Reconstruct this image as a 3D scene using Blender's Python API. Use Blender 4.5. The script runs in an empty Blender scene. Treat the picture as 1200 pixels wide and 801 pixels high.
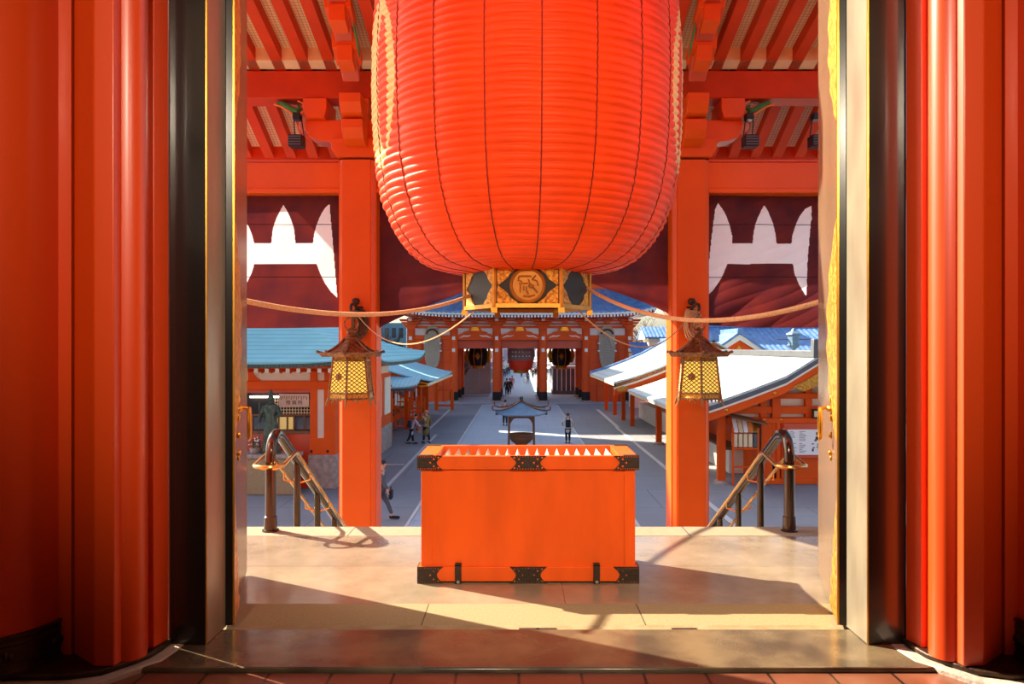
import bpy, math, random
from mathutils import Vector, Matrix
random.seed(7)
C = bpy.context.scene.collection
PI = math.pi
HZ, VX, F, CZ = 407.0, 608.0, 900.0, 1.65
AX = 0.1            # axis of the temple, a little right of the camera
GZ = -3.35          # courtyard level below the platform
def P(px, py, Y): return Vector(((px-VX)*Y/F, Y, CZ-(py-HZ)*Y/F))
def X_(px, Y): return (px-VX)*Y/F
def Z_(py, Y): return CZ-(py-HZ)*Y/F

# ---------------------------------------------------------------- materials
def lin(c):
    return c/12.92 if c <= .04045 else ((c+.055)/1.055)**2.4
def hexc(h):
    h = h.lstrip('#'); return tuple(lin(int(h[i:i+2], 16)/255) for i in (0, 2, 4)) + (1,)
def mat(name, col, rough=.5, metal=0, coat=0, var=.0, vscale=3.0, col2=None, bump=0, bscale=20, spec=.5, trans=0, emit=0, stretch=(1,1,1), detail=4, crough=.12):
    m = bpy.data.materials.new(name); m.use_nodes = True
    nt = m.node_tree; b = nt.nodes['Principled BSDF']
    c = hexc(col); b.inputs['Base Color'].default_value = c
    b.inputs['Roughness'].default_value = rough; b.inputs['Metallic'].default_value = metal
    b.inputs['Coat Weight'].default_value = coat; b.inputs['Coat Roughness'].default_value = crough
    b.inputs['Specular IOR Level'].default_value = spec
    tc = nt.nodes.new('ShaderNodeTexCoord'); mp = nt.nodes.new('ShaderNodeMapping')
    nt.links.new(tc.outputs['Object'], mp.inputs[0]); mp.inputs['Scale'].default_value = stretch
    n = nt.nodes.new('ShaderNodeTexNoise'); n.inputs['Scale'].default_value = vscale; n.inputs['Detail'].default_value = detail
    nt.links.new(mp.outputs[0], n.inputs['Vector'])
    r = nt.nodes.new('ShaderNodeMix'); r.data_type = 'RGBA'
    c2 = hexc(col2) if col2 else tuple(x*(1-var) for x in c[:3])+(1,)
    r.inputs[6].default_value = c; r.inputs[7].default_value = c2
    mr = nt.nodes.new('ShaderNodeMapRange'); mr.inputs[1].default_value = .35; mr.inputs[2].default_value = .65
    nt.links.new(n.outputs[0], mr.inputs[0]); nt.links.new(mr.outputs[0], r.inputs[0])
    nt.links.new(r.outputs[2], b.inputs['Base Color'])
    if bump:
        n2 = nt.nodes.new('ShaderNodeTexNoise'); n2.inputs['Scale'].default_value = bscale; n2.inputs['Detail'].default_value = 5
        nt.links.new(mp.outputs[0], n2.inputs['Vector'])
        bp = nt.nodes.new('ShaderNodeBump'); bp.inputs['Strength'].default_value = bump; bp.inputs['Distance'].default_value = .02
        nt.links.new(n2.outputs[0], bp.inputs['Height']); nt.links.new(bp.outputs[0], b.inputs['Normal'])
    if emit:
        b.inputs['Emission Color'].default_value = c; b.inputs['Emission Strength'].default_value = emit
    if trans:
        t = nt.nodes.new('ShaderNodeBsdfTranslucent'); nt.links.new(r.outputs[2], t.inputs[0])
        mx = nt.nodes.new('ShaderNodeMixShader'); mx.inputs[0].default_value = trans
        nt.links.new(b.outputs[0], mx.inputs[1]); nt.links.new(t.outputs[0], mx.inputs[2])
        nt.links.new(mx.outputs[0], nt.nodes['Material Output'].inputs[0])
    return m
def brick_mat(name, c1, c2, mortar, w, h, msize=.01, rough=.5, coat=0, bump=.3, vec='XY', off=.5, noise=.25, nscale=3, rot=0):
    m = bpy.data.materials.new(name); m.use_nodes = True
    nt = m.node_tree; b = nt.nodes['Principled BSDF']; L = nt.links.new
    b.inputs['Roughness'].default_value = rough; b.inputs['Coat Weight'].default_value = coat; b.inputs['Coat Roughness'].default_value = .15
    tc = nt.nodes.new('ShaderNodeTexCoord'); mp = nt.nodes.new('ShaderNodeMapping'); L(tc.outputs['Object'], mp.inputs[0])
    if vec == 'XZ': mp.inputs['Rotation'].default_value = (PI/2, 0, 0)
    if vec == 'YZ': mp.inputs['Rotation'].default_value = (PI/2, 0, PI/2)
    if rot: mp.inputs['Rotation'].default_value = (0, 0, rot)
    br = nt.nodes.new('ShaderNodeTexBrick'); L(mp.outputs[0], br.inputs[0])
    br.inputs['Color1'].default_value = hexc(c1); br.inputs['Color2'].default_value = hexc(c2); br.inputs['Mortar'].default_value = hexc(mortar)
    br.inputs['Scale'].default_value = 1; br.inputs['Brick Width'].default_value = w; br.inputs['Row Height'].default_value = h
    br.inputs['Mortar Size'].default_value = msize; br.offset = off
    n = nt.nodes.new('ShaderNodeTexNoise'); n.inputs['Scale'].default_value = nscale; n.inputs['Detail'].default_value = 8; n.inputs['Roughness'].default_value = .65
    L(tc.outputs['Object'], n.inputs['Vector'])
    mr = nt.nodes.new('ShaderNodeMapRange'); mr.inputs[1].default_value = .3; mr.inputs[2].default_value = .7; mr.inputs[3].default_value = 1-noise; mr.inputs[4].default_value = 1+noise*.4
    L(n.outputs[0], mr.inputs[0])
    mu = nt.nodes.new('ShaderNodeMix'); mu.data_type = 'RGBA'; mu.blend_type = 'MULTIPLY'; mu.inputs[0].default_value = 1
    L(br.outputs[0], mu.inputs[6]); L(mr.outputs[0], mu.inputs[7]); L(mu.outputs[2], b.inputs['Base Color'])
    rr = nt.nodes.new('ShaderNodeMapRange'); rr.inputs[1].default_value = .3; rr.inputs[2].default_value = .7; rr.inputs[3].default_value = rough*.75; rr.inputs[4].default_value = min(1, rough*1.3)
    L(n.outputs[0], rr.inputs[0]); L(rr.outputs[0], b.inputs['Roughness'])
    bp = nt.nodes.new('ShaderNodeBump'); bp.inputs['Strength'].default_value = bump; bp.inputs['Distance'].default_value = .01; bp.invert = True
    L(br.outputs['Fac'], bp.inputs['Height']); L(bp.outputs[0], b.inputs['Normal'])
    return m
def wave_mat(name, col, col2, axis, scale, rough=.5, bump=.5, coat=0, metal=0, dist=.02):
    """a striped sheet (metal roofing, woven mesh): lines with a matching relief"""
    m = mat(name, col, rough, metal, coat, var=.12, vscale=1.2)
    nt = m.node_tree; b = nt.nodes['Principled BSDF']; L = nt.links.new
    tc = nt.nodes.new('ShaderNodeTexCoord'); w = nt.nodes.new('ShaderNodeTexWave'); w.bands_direction = axis
    w.inputs['Scale'].default_value = scale; L(tc.outputs['Object'], w.inputs[0])
    bp = nt.nodes.new('ShaderNodeBump'); bp.inputs['Strength'].default_value = bump; bp.inputs['Distance'].default_value = dist
    L(w.outputs[1], bp.inputs['Height']); L(bp.outputs[0], b.inputs['Normal'])
    mix = [n for n in nt.nodes if n.type == 'MIX'][0]
    r = nt.nodes.new('ShaderNodeMix'); r.data_type = 'RGBA'; r.inputs[7].default_value = hexc(col2)
    mr = nt.nodes.new('ShaderNodeMapRange'); mr.inputs[1].default_value = .75; mr.inputs[2].default_value = 1.0; mr.inputs[4].default_value = .8
    L(w.outputs[1], mr.inputs[0]); L(mr.outputs[0], r.inputs[0]); L(mix.outputs[2], r.inputs[6]); L(r.outputs[2], b.inputs['Base Color'])
    return m

K = {}
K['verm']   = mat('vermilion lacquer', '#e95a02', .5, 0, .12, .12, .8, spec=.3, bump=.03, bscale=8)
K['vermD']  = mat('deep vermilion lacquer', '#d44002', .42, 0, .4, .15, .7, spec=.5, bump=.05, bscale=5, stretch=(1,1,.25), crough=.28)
K['vermB']  = mat('vermilion box lacquer', '#e65604', .5, 0, .1, .16, 6, spec=.3, bump=.03, bscale=30, stretch=(1,1,.25))
K['vermS']  = mat('vermilion timber', '#ec5a10', .6, 0, 0, .12, 1, spec=.2)
K['raft']   = mat('red rafter paint', '#d04210', .55, 0, 0, .15, 2, spec=.25)
K['cream']  = mat('cream ceiling board', '#efd8ae', .8, 0, 0, .1, 5)
K['plaster']= mat('white plaster', '#eee2cc', .85, 0, 0, .06, 2)
K['black']  = mat('black lacquer', '#120b09', .25, 0, .5, 0, crough=.1)
K['steel']  = mat('worn bronze sheet', '#7d7262', .32, .3, 0, col2='#938a76', vscale=4, bump=.25, bscale=4, stretch=(1,1,.35))
K['leaf']   = mat('bronzed door sheet', '#866c54', .25, .35, 0, .2, 2, bump=.08, bscale=3, stretch=(1,1,.4))
K['bronze'] = mat('dark bronze fitting', '#4a3526', .45, .6, 0, col2='#34251c', vscale=12, bump=.2, bscale=60)
K['iron']   = mat('brown iron fitting', '#3a2a20', .55, .4, 0, .3, 25, bump=.3, bscale=80)
K['vermG']  = mat('skylit gate vermilion', '#f0602c', .7, 0, 0, .1, .6, spec=.15)  # lighter copy of the vermilion, sky light put into the colour
K['goldB']  = mat('dull gilt frame', '#c88a2c', .4, .7, 0, .25, 12)  # duller, darker tone than the smooth gilt
K['lacq']   = mat('matt black lacquer', '#17110c', .65)
K['gold']   = mat('gilt metal', '#e8ac44', .38, .6, 0, col2='#9b5a14', vscale=30, bump=.8, bscale=70)
K['goldP']  = mat('smooth gilt metal', '#eba63a', .28, .9, 0, .2, 8)
K['goldM']  = mat('gilt medallion', '#a0600e', .45, .55, 0, .2, 10)
K['copper'] = mat('aged copper', '#a8683a', .45, .6, 0, col2='#5e3c28', vscale=14)
K['brassl'] = mat('pale gilt lattice', '#9a6a34', .45, .4, 0, .2, 20)
K['paper']  = mat('yellow lamp paper', '#ffdc62', .8, 0, 0, .05, 10, emit=.75)
K['rope']   = mat('hemp rope', '#d9a070', .9, 0, 0, .3, 60, bump=.5, bscale=200)
K['ropeD']  = mat('old dark rope', '#6b4a2e', .9, 0, 0, .4, 40, bump=.5, bscale=150)
K['rail']   = mat('brown steel tube', '#5a4a40', .16, .85, 0, .15, 4)
K['brass']  = mat('brass tube', '#dca055', .25, .9, 0, .15, 6)
K['curt']   = mat('maroon curtain cloth', '#6e2622', .85, 0, 0, col2='#501e26', vscale=1.5, trans=.33, bump=.15, bscale=25)
K['crest']  = mat('white dyed cloth', '#f8f6f4', .85, 0, 0, .03, 4, trans=.36)
K['seam']   = mat('dark curtain seam', '#35101a', .9)
K['teal']   = wave_mat('green copper sheet roof', '#86ccd0', '#5aa6ac', 'Z', 2.2, .55, .6)
K['tealL']  = wave_mat('pale copper sheet roof', '#94ccda', '#79b6c0', 'X', 1.4, .5, .4)
K['whiteR'] = wave_mat('pale weathered metal roof', '#c8d0cc', '#a8b4b0', 'Z', 1.6, .6, .3)
K['eave']   = mat('dark green eave edge', '#5c6a60', .7, 0, 0, col2='#2e2a26', vscale=6, stretch=(4,4,.3))
K['grey']   = mat('grey metal edge', '#5f6268', .5, .2, 0, .2, 3)
K['tile']   = mat('blue glazed roof tile', '#4c70a4', .45, 0, .1, col2='#6c8fbc', vscale=2.5)
K['stone']  = mat('pale stone', '#b8a698', .75, 0, 0, col2='#93857a', vscale=6, bump=.4, bscale=30)
K['granite']= mat('rough tan granite', '#c7ad84', .9, 0, 0, col2='#94774f', vscale=90, bump=.8, bscale=120)
K['strip']  = mat('worn tan stone', '#8a7858', .75, 0, 0, col2='#786544', vscale=8, bump=.2, bscale=40)
K['white']  = mat('white paint', '#f2f2f0', .6)
K['ink']    = mat('black ink', '#1a1818', .8)
K['dark']   = mat('painted dark interior', '#1c1a1e', .7)
K['glass']  = mat('grey window glass', '#59606c', .1, 0, .5, .3, 1.5)
K['glassY'] = mat('lit window blind', '#e8c878', .6, 0, 0, .1, 3, emit=.35)
K['tube']   = mat('fluorescent tube', '#fff4d8', .5, emit=6)
K['wood']   = mat('old timber', '#8a5d3c', .7, 0, 0, .3, 6, stretch=(1,1,6))
K['straw']  = mat('woven straw', '#d2c2ac', .9, 0, 0, col2='#aaa096', vscale=12, bump=1, bscale=25, stretch=(3,3,.8))
K['slat']   = mat('pale metal slat', '#c9c4ba', .35, .5, 0, .15, 10)
K['verdi']  = mat('bronze statue green', '#3c463c', .55, .4, 0, col2='#5b6a58', vscale=8, bump=.3, bscale=20)
K['roofL']  = mat('blue grey bronze roof', '#6c88a0', .5, .2, 0, .2, 5)
K['green']  = mat('carved green paint', '#3f8f4a', .6, 0, 0, .3, 30)
K['orange'] = mat('carved orange paint', '#f0883a', .6)
K['pink']   = mat('pale pink wood carving', '#d98a70', .6)
K['lampB']  = mat('black lamp metal', '#17110f', .4, .3)
K['concrete']= mat('pale concrete', '#c8c6c2', .85, 0, 0, .1, 1)
K['leafG']  = mat('green leaves', '#3f6b33', .8, 0, 0, .4, 12)
K['signw']  = mat('pale sign wood', '#dcb69c', .7, 0, 0, .08, 6)
K['bark']   = mat('grey bark', '#7c6658', .9, 0, 0, .3, 8)
K['skin']   = mat('skin', '#d9a383', .6)
K['hair']   = mat('black hair', '#1d1615', .6)
for n, c in dict(cBlack='#22242a', cNavy='#2c3440', cOlive='#8a7a4c', cLilac='#b9bad2', cCream='#e6dccb', cTan='#cf9468', cGrey='#5b6068',
                 cPink='#d98894', cWhite='#ededee', cBrown='#5e4437', cBlue='#51749a', cRed='#b83a3a').items():
    K[n] = mat('cloth '+n[1:].lower(), c, .9, 0, 0, .15, 8)

# ---------------------------------------------------------------- mesh builder
class MB:
    def __init__(s): s.v = []; s.f = []; s.mi = []; s.cur = 0
    def add(s, vs, fs):
        b = len(s.v); s.v += [Vector(p) for p in vs]; s.f += [tuple(b+i for i in f) for f in fs]; s.mi += [s.cur]*len(fs); return s
    def box(s, x0, x1, y0, y1, z0, z1):
        if x0 > x1: x0, x1 = x1, x0
        if y0 > y1: y0, y1 = y1, y0
        if z0 > z1: z0, z1 = z1, z0
        vs = [(x, y, z) for z in (z0, z1) for x, y in ((x0, y0), (x1, y0), (x1, y1), (x0, y1))]
        return s.add(vs, [(3,2,1,0), (4,5,6,7), (0,1,5,4), (1,2,6,5), (2,3,7,6), (3,0,4,7)])
    def prism(s, poly, a, b, axis='Z'):
        n = len(poly)
        f = {'Z': lambda p, t: (p[0], p[1], t), 'Y': lambda p, t: (p[0], t, p[1]), 'X': lambda p, t: (t, p[0], p[1])}[axis]
        vs = [f(p, a) for p in poly] + [f(p, b) for p in poly]
        fs = [tuple(reversed(range(n))), tuple(range(n, 2*n))] + [(i, (i+1) % n, (i+1) % n+n, i+n) for i in range(n)]
        return s.add(vs, fs)
    def lathe(s, prof, c=(0,0,0), seg=24, rot=0, sx=1, sy=1):
        vs = []; n = len(prof)
        for r, z in prof:
            for k in range(seg):
                a = rot+2*PI*k/seg; vs.append((c[0]+sx*r*math.cos(a), c[1]+sy*r*math.sin(a), c[2]+z))
        fs = [(i*seg+k, i*seg+(k+1) % seg, (i+1)*seg+(k+1) % seg, (i+1)*seg+k) for i in range(n-1) for k in range(seg)]
        if prof[0][0] > 1e-5: fs.append(tuple(reversed(range(seg))))
        if prof[-1][0] > 1e-5: fs.append(tuple(range((n-1)*seg, n*seg)))
        return s.add(vs, fs)
    def tube(s, pts, r, seg=8, closed=False):
        pts = [Vector(p) for p in pts]; n = len(pts); rs = r if isinstance(r, (list, tuple)) else [r]*n
        vs = []; up = None
        for i, p in enumerate(pts):
            if closed: t = pts[(i+1) % n]-pts[i-1]
            else: t = pts[min(i+1, n-1)]-pts[max(i-1, 0)]
            t.normalize()
            if up is None:
                up = Vector((0,0,1)) if abs(t.z) < .9 else Vector((1,0,0))
            u = t.cross(up).normalized(); w = u.cross(t).normalized(); up = w
            for k in range(seg):
                a = 2*PI*k/seg; vs.append(p+rs[i]*(math.cos(a)*u+math.sin(a)*w))
        m = n if closed else n-1
        fs = [(i*seg+k, i*seg+(k+1) % seg, ((i+1) % n)*seg+(k+1) % seg, ((i+1) % n)*seg+k) for i in range(m) for k in range(seg)]
        if not closed: fs += [tuple(range(seg)), tuple(reversed(range((n-1)*seg, n*seg)))]
        return s.add(vs, fs)
    def ell(s, c, r, seg=12, rings=8):
        if not isinstance(r, (tuple, list)): r = (r, r, r)
        vs = [(c[0], c[1], c[2]-r[2])]
        for i in range(1, rings):
            ph = -PI/2+PI*i/rings
            for k in range(seg):
                a = 2*PI*k/seg; vs.append((c[0]+r[0]*math.cos(ph)*math.cos(a), c[1]+r[1]*math.cos(ph)*math.sin(a), c[2]+r[2]*math.sin(ph)))
        vs.append((c[0], c[1], c[2]+r[2])); N = len(vs)
        fs = [(0, 1+(k+1) % seg, 1+k) for k in range(seg)]
        fs += [(1+i*seg+k, 1+i*seg+(k+1) % seg, 1+(i+1)*seg+(k+1) % seg, 1+(i+1)*seg+k) for i in range(rings-2) for k in range(seg)]
        fs += [(N-1, 1+(rings-2)*seg+k, 1+(rings-2)*seg+(k+1) % seg) for k in range(seg)]
        return s.add(vs, fs)
    def patch(s, fn, nu, nv, th=(0, 0, -.1)):
        """a curved sheet fn(u, v) with real thickness th"""
        th = Vector(th); W = nu+1
        top = [Vector(fn(i/nu, j/nv)) for j in range(nv+1) for i in range(nu+1)]
        n = len(top); vs = top+[p+th for p in top]; fs = []
        for j in range(nv):
            for i in range(nu):
                a = j*W+i; fs.append((a, a+1, a+W+1, a+W)); fs.append((n+a+W, n+a+W+1, n+a+1, n+a))
        for i in range(nu):
            fs.append((i+1, i, n+i, n+i+1)); a = nv*W+i; fs.append((a, a+1, n+a+1, n+a))
        for j in range(nv):
            a = j*W; fs.append((a, a+W, n+a+W, n+a)); a = j*W+nu; fs.append((a+W, a, n+a, n+a+W))
        return s.add(vs, fs)
    def sheet(s, fn, nu, nv):
        W = nu+1
        return s.add([fn(i/nu, j/nv) for j in range(nv+1) for i in range(nu+1)], [(j*W+i, j*W+i+1, (j+1)*W+i+1, (j+1)*W+i) for j in range(nv) for i in range(nu)])
    def bar(s, a, b, w, h, up=(0,0,1)):
        a = Vector(a); b = Vector(b); t = (b-a).normalized(); u = t.cross(Vector(up)).normalized(); n = u.cross(t)
        vs = [p+sx*w/2*u+sz*h/2*n for p in (a, b) for sx, sz in ((-1,-1), (1,-1), (1,1), (-1,1))]
        return s.add(vs, [(0,1,2,3), (7,6,5,4), (0,4,5,1), (1,5,6,2), (2,6,7,3), (3,7,4,0)])
    def xf(s, M):
        s.v = [M @ p for p in s.v]; return s
    def join(s, o): s.add(o.v, o.f); return s
    def build(s, name, m, parent=None, bevel=0, loc=None, smooth=35, seg=2):
        """link as ONE object; vertices are given in world space, or in the thing's own space when local"""
        if parent is not None:
            o_loc = Vector((0,0,0)); sh = WL[parent.name]
        else:
            if loc is None:
                xs = [p.x for p in s.v]; ys = [p.y for p in s.v]; zs = [p.z for p in s.v]
                loc = ((min(xs)+max(xs))/2, (min(ys)+max(ys))/2, min(zs))
            o_loc = Vector(loc); sh = o_loc
        me = bpy.data.meshes.new(name)
        me.from_pydata([tuple(p-sh) for p in s.v], [], s.f)
        ms = m if isinstance(m, (list, tuple)) else [m]
        for k in ms: me.materials.append(K[k] if isinstance(k, str) else k)
        if len(ms) > 1: me.polygons.foreach_set('material_index', s.mi)
        me.validate()
        import bmesh
        bm = bmesh.new(); bm.from_mesh(me); bmesh.ops.recalc_face_normals(bm, faces=bm.faces); bm.to_mesh(me); bm.free()
        if smooth:
            me.polygons.foreach_set('use_smooth', [True]*len(me.polygons)); me.set_sharp_from_angle(angle=math.radians(smooth))
        o = bpy.data.objects.new(name, me); C.objects.link(o); o.location = o_loc
        if parent is not None: o.parent = parent; WL[o.name] = WL[parent.name]
        else: WL[o.name] = o_loc.copy()
        if bevel:
            b = o.modifiers.new('edge', 'BEVEL'); b.width = bevel; b.segments = seg; b.limit_method = 'ANGLE'; b.angle_limit = math.radians(40)
        return o
WL = {}
def thing(name, loc, label, cat, group=None, kind=None):
    o = bpy.data.objects.new(name, None); C.objects.link(o); o.location = loc; o.empty_display_size = .2
    WL[o.name] = Vector(loc)
    return tag(o, label, cat, group, kind)
def tag(o, label=None, cat=None, group=None, kind=None):
    if label: o['label'] = label
    if cat: o['category'] = cat
    if group: o['group'] = group
    if kind: o['kind'] = kind
    return o
def lab(o, t): o['label'] = t; return o
def kids(o): return [c for c in C.objects if c.parent == o]
def copy_tree(o, loc=None, rz=None, label=None, parent=None):
    c = o.copy(); C.objects.link(c); c.parent = parent
    if parent is None:
        if loc is not None: c.location = loc
        if rz is not None: c.rotation_euler = (0, 0, rz)
        if label: c['label'] = label
        WL[c.name] = Vector(c.location)
    for ch in kids(o): copy_tree(ch, parent=c)
    return c
def structure(o): o['kind'] = 'structure'; return o
def text_mb(body, size, to_world, extrude=.002):
    cu = bpy.data.curves.new('t', 'FONT'); cu.body = body; cu.size = size; cu.extrude = extrude; cu.align_x = 'CENTER'; cu.align_y = 'CENTER'; cu.resolution_u = 2
    o = bpy.data.objects.new('t', cu); C.objects.link(o)
    dg = bpy.context.evaluated_depsgraph_get(); dg.update()
    me = bpy.data.meshes.new_from_object(o.evaluated_get(dg))
    mb = MB(); mb.add([to_world(v.co) for v in me.vertices], [tuple(p.vertices) for p in me.polygons])
    bpy.data.objects.remove(o); bpy.data.curves.remove(cu); bpy.data.meshes.remove(me)
    return mb
FILL, POINT, SUN, SKY, EXPO = 1250, 6, 20.0, .31, -0.03
# ================================================================ setting: floors, hall shell
M_tile = brick_mat('reddish floor tile', '#7d4a34', '#6e3f2e', '#2e1c16', .315, .3, .008, .35, .3, .5, off=0, noise=.3, nscale=5)
M_plat = brick_mat('polished platform stone', '#8f7f6a', '#877968', '#5c5248', 40, .95, .003, .2, .35, .1, noise=.35, nscale=2.2)
M_slab = mat('polished threshold slab', '#6f6048', .22, 0, .3, col2='#4a3f32', vscale=3.5, bump=.1, bscale=12, stretch=(1,1,1), detail=9)
M_gran = brick_mat('rough tan granite sill', '#8e7a56', '#867250', '#403220', 1.335, 2, .004, .9, 0, .3, noise=.35, nscale=60)
M_curb = brick_mat('tan curb stone', '#8e8068', '#82755e', '#4a4030', 1.5, 2, .006, .8, 0, .3, noise=.25, nscale=20)
def S(name, mb, m, bevel=0, loc=(0, 0, 0)):
    return structure(mb.build(name, m, bevel=bevel, loc=loc))
S('floor', MB().box(-7, 7.2, -9, 3.9, -.3, 0), M_tile)
S('trim_1', MB().box(-1.95, 2.15, 3.9, 4.44, -.3, .025), M_slab, bevel=.012)
S('trim_2', MB().box(-3, 3.2, 4.44, 4.56, -.3, .002), 'strip')
S('trim_3', MB().box(-3, 3.2, 4.56, 4.95, -.3, 0), M_gran, loc=(.088, 4.0, 0))
S('platform', MB().box(-12, 12.2, 4.95, 6.72, -3.35, 0), M_plat, loc=(.3, 3.9, 0))
S('trim_4', MB().box(-12, 12.2, 6.72, 7.07, -3.35, .004), M_curb, bevel=.01)
st = MB()
for k in range(18):
    st.box(-7.5, 7.7, 7.07+k*.33, 7.07+(k+1)*.33, GZ-.1, -(k+1)*.186)
S('stairs', st, M_curb)
for sx, nm in ((-1, 'wall_front_left'), (1, 'wall_front_right')):
    a, b = AX+sx*2.42, AX+sx*7.1
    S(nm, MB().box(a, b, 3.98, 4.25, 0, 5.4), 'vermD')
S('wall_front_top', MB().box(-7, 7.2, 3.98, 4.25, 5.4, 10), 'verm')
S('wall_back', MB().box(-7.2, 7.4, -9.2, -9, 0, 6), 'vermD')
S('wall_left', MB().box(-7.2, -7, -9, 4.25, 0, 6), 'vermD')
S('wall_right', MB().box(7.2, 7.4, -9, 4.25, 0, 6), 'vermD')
S('ceiling', MB().box(-7.2, 7.4, -9, 3.98, 6, 6.2), 'cream')
# slim metal floor sockets in the sill
for i, (px, w) in enumerate(((620, .06), (640, .06), (801, .075))):
    x = X_(px, 4.52); o = MB().box(x-w, x+w, 4.475, 4.51, -.01, .006).build('floor_socket', 'iron', bevel=.002)
    tag(o, ['small iron floor socket in the sill, leftmost of a close pair', 'small iron floor socket in the sill, right one of a close pair', 'single small iron floor socket in the sill, right of the pair'][i], 'floor socket')

# ---------------------------------------------------------------- doorway: frame boards, posts, leaves, both sides
def side(sx, word):
    def U(pts): return [(AX+sx*u, y) for u, y in pts]
    # plinth stone that follows the frame
    pl = U([(1.93, 4.12), (1.95, 3.98), (2.05, 3.86), (2.14, 3.72), (2.3, 3.66), (3.6, 3.62), (3.6, 4.3), (2.0, 4.3), (1.93, 4.2)])
    o = structure(MB().prism(pl, -.02, .03).build('trim_5' if sx < 0 else 'trim_6', 'stone', bevel=.01))
    pl2 = U([(2.0, 4.12), (2.02, 4.0), (2.08, 3.9), (2.16, 3.79), (2.3, 3.74), (3.6, 3.7), (3.6, 4.3), (2.0, 4.3)])
    structure(MB().prism(pl2, .03, .06).build('trim_7' if sx < 0 else 'trim_8', 'bronze', bevel=.008))
    t = thing('doorway_post', (AX+sx*2.15, 4.0, .06), 'moulded vermilion lacquered post boards on the %s side of the doorway' % word, 'door post')
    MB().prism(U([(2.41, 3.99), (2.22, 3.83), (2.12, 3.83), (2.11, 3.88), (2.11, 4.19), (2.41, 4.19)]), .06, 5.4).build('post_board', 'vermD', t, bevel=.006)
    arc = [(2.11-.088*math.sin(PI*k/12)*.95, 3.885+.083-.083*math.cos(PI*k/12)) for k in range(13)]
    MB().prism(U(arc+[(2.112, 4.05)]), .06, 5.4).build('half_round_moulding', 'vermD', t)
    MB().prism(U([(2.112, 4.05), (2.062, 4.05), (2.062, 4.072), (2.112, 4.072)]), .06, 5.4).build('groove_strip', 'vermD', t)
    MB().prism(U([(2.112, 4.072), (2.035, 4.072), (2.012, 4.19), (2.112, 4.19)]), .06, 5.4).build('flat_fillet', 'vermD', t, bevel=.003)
    # dark jamb
    t = thing('door_jamb', (AX+sx*1.9, 4.3, .02), 'black lacquered door jamb with worn metal inner face, %s side of the doorway' % word, 'door jamb')
    MB().prism(U([(2.02, 4.2), (1.81, 4.2), (1.81, 4.494), (2.02, 4.494)]), .02, 5.4).build('jamb_post', 'black', t, bevel=.004)
    MB().prism(U([(1.811, 4.206), (1.806, 4.206), (1.806, 4.465), (1.811, 4.465)]), .03, 5.4).build('jamb_plate', 'steel', t)
    MB().prism(U([(1.812, 4.196), (1.806, 4.198), (1.806, 4.202), (1.812, 4.202)]), .02, 5.4).build('edge_bead', 'goldP', t)
    # the opened leaf
    a, b = Vector((1.775, 4.50, 0)), Vector((2.075, 5.58, 0))
    dr = (b-a).normalized(); nr = Vector((dr.y, -dr.x, 0))       # outward in u
    def W(s, n, z):                                              # along leaf, away from the opening, up
        p = a+dr*s+nr*n; return Vector((AX+sx*p.x, p.y, z))
    ln = (b-a).length
    def slab(s0, s1, n0, n1, z0, z1, mb=None):
        mb = mb or MB()
        vs = [W(s, n, z) for z in (z0, z1) for s, n in ((s0, n0), (s1, n0), (s1, n1), (s0, n1))]
        return mb.add(vs, [(3,2,1,0), (4,5,6,7), (0,1,5,4), (1,2,6,5), (2,3,7,6), (3,0,4,7)])
    d = slab(0, ln, 0, .07, .03, 5.3).build('door_1' if sx < 0 else 'door_2', 'leaf', bevel=.004); structure(d)
    slab(-.012, 0, -.004, .075, .03, 5.3).build('edge_stile', 'black', d)
    slab(-.014, .02, -.010, 0, .03, 5.3).build('edge_strip', 'goldP', d)
    # gilt plates, lobed outline
    def plate(z0, z1, w, nm='gilt_plate', up=False):
        n = 40; mb = MB(); pts = []
        for k in range(n+1):
            q = k/n; ww = w*(math.sin(PI*q)**.75 if not up else max(0, 1-q)**.8)*(1+.10*math.sin(q*34))+.015
            pts.append((ww, z0+(z1-z0)*q))
        for k in range(n):
            (w0, q0), (w1, q1) = pts[k], pts[k+1]
            vs = [W(s, nn, z) for nn in (-.009, 0) for s, z in ((.005, q0), (w0, q0), (w1, q1), (.005, q1))]
            mb.add(vs, [(0,1,2,3), (7,6,5,4), (1,5,6,2), (0,3,7,4)])
        return mb.build(nm, 'gold', d)
    plate(1.08, 2.42, .5); plate(.03, .78, .34, up=True); plate(2.98, 4.2, .42); 
    # ring handle with its rosette
    hub = W(.3, -.012, 1.27); rs = MB()
    rs.ell(hub, .024, 12, 8); rs.ell(W(.3, -.006, 1.215), (.012, .012, .028)); rs.ell(W(.3, -.006, 1.325), (.012, .012, .03)); rs.ell(W(.27, -.01, 1.27), (.02, .02, .02)); rs.ell(W(.33, -.01, 1.27), (.02, .02, .02))
    rs.tube([W(.3, -.012, 1.27), W(.30, -.045, 1.275), W(.30, -.062, 1.27)], .011)
    rs.ell(W(.33, -.006, 1.10), (.012, .01, .02)); rs.ell(W(.33, -.006, .99), (.016, .012, .018)); rs.ell(W(.33, -.006, .955), (.007, .007, .016))
    rs.build('handle_rosette', 'goldP', d)
    ring = [W(.30+.045*math.sin(2*PI*k/24), -.072, 1.175+.095*math.cos(2*PI*k/24)) for k in range(24)]
    MB().tube(ring, .011, 8, True).build('ring_handle', 'goldP', d)
    # round pillar
    cx = AX+sx*2.9
    t = thing('round_pillar', (cx, 4.0, .06), 'huge round vermilion pillar with bronze foot band, at the %s picture edge' % word, 'pillar')
    MB().lathe([(.415, .0), (.415, 5.34)], (cx, 4.0, .06), 64).build('shaft', 'vermD', t)
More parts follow.
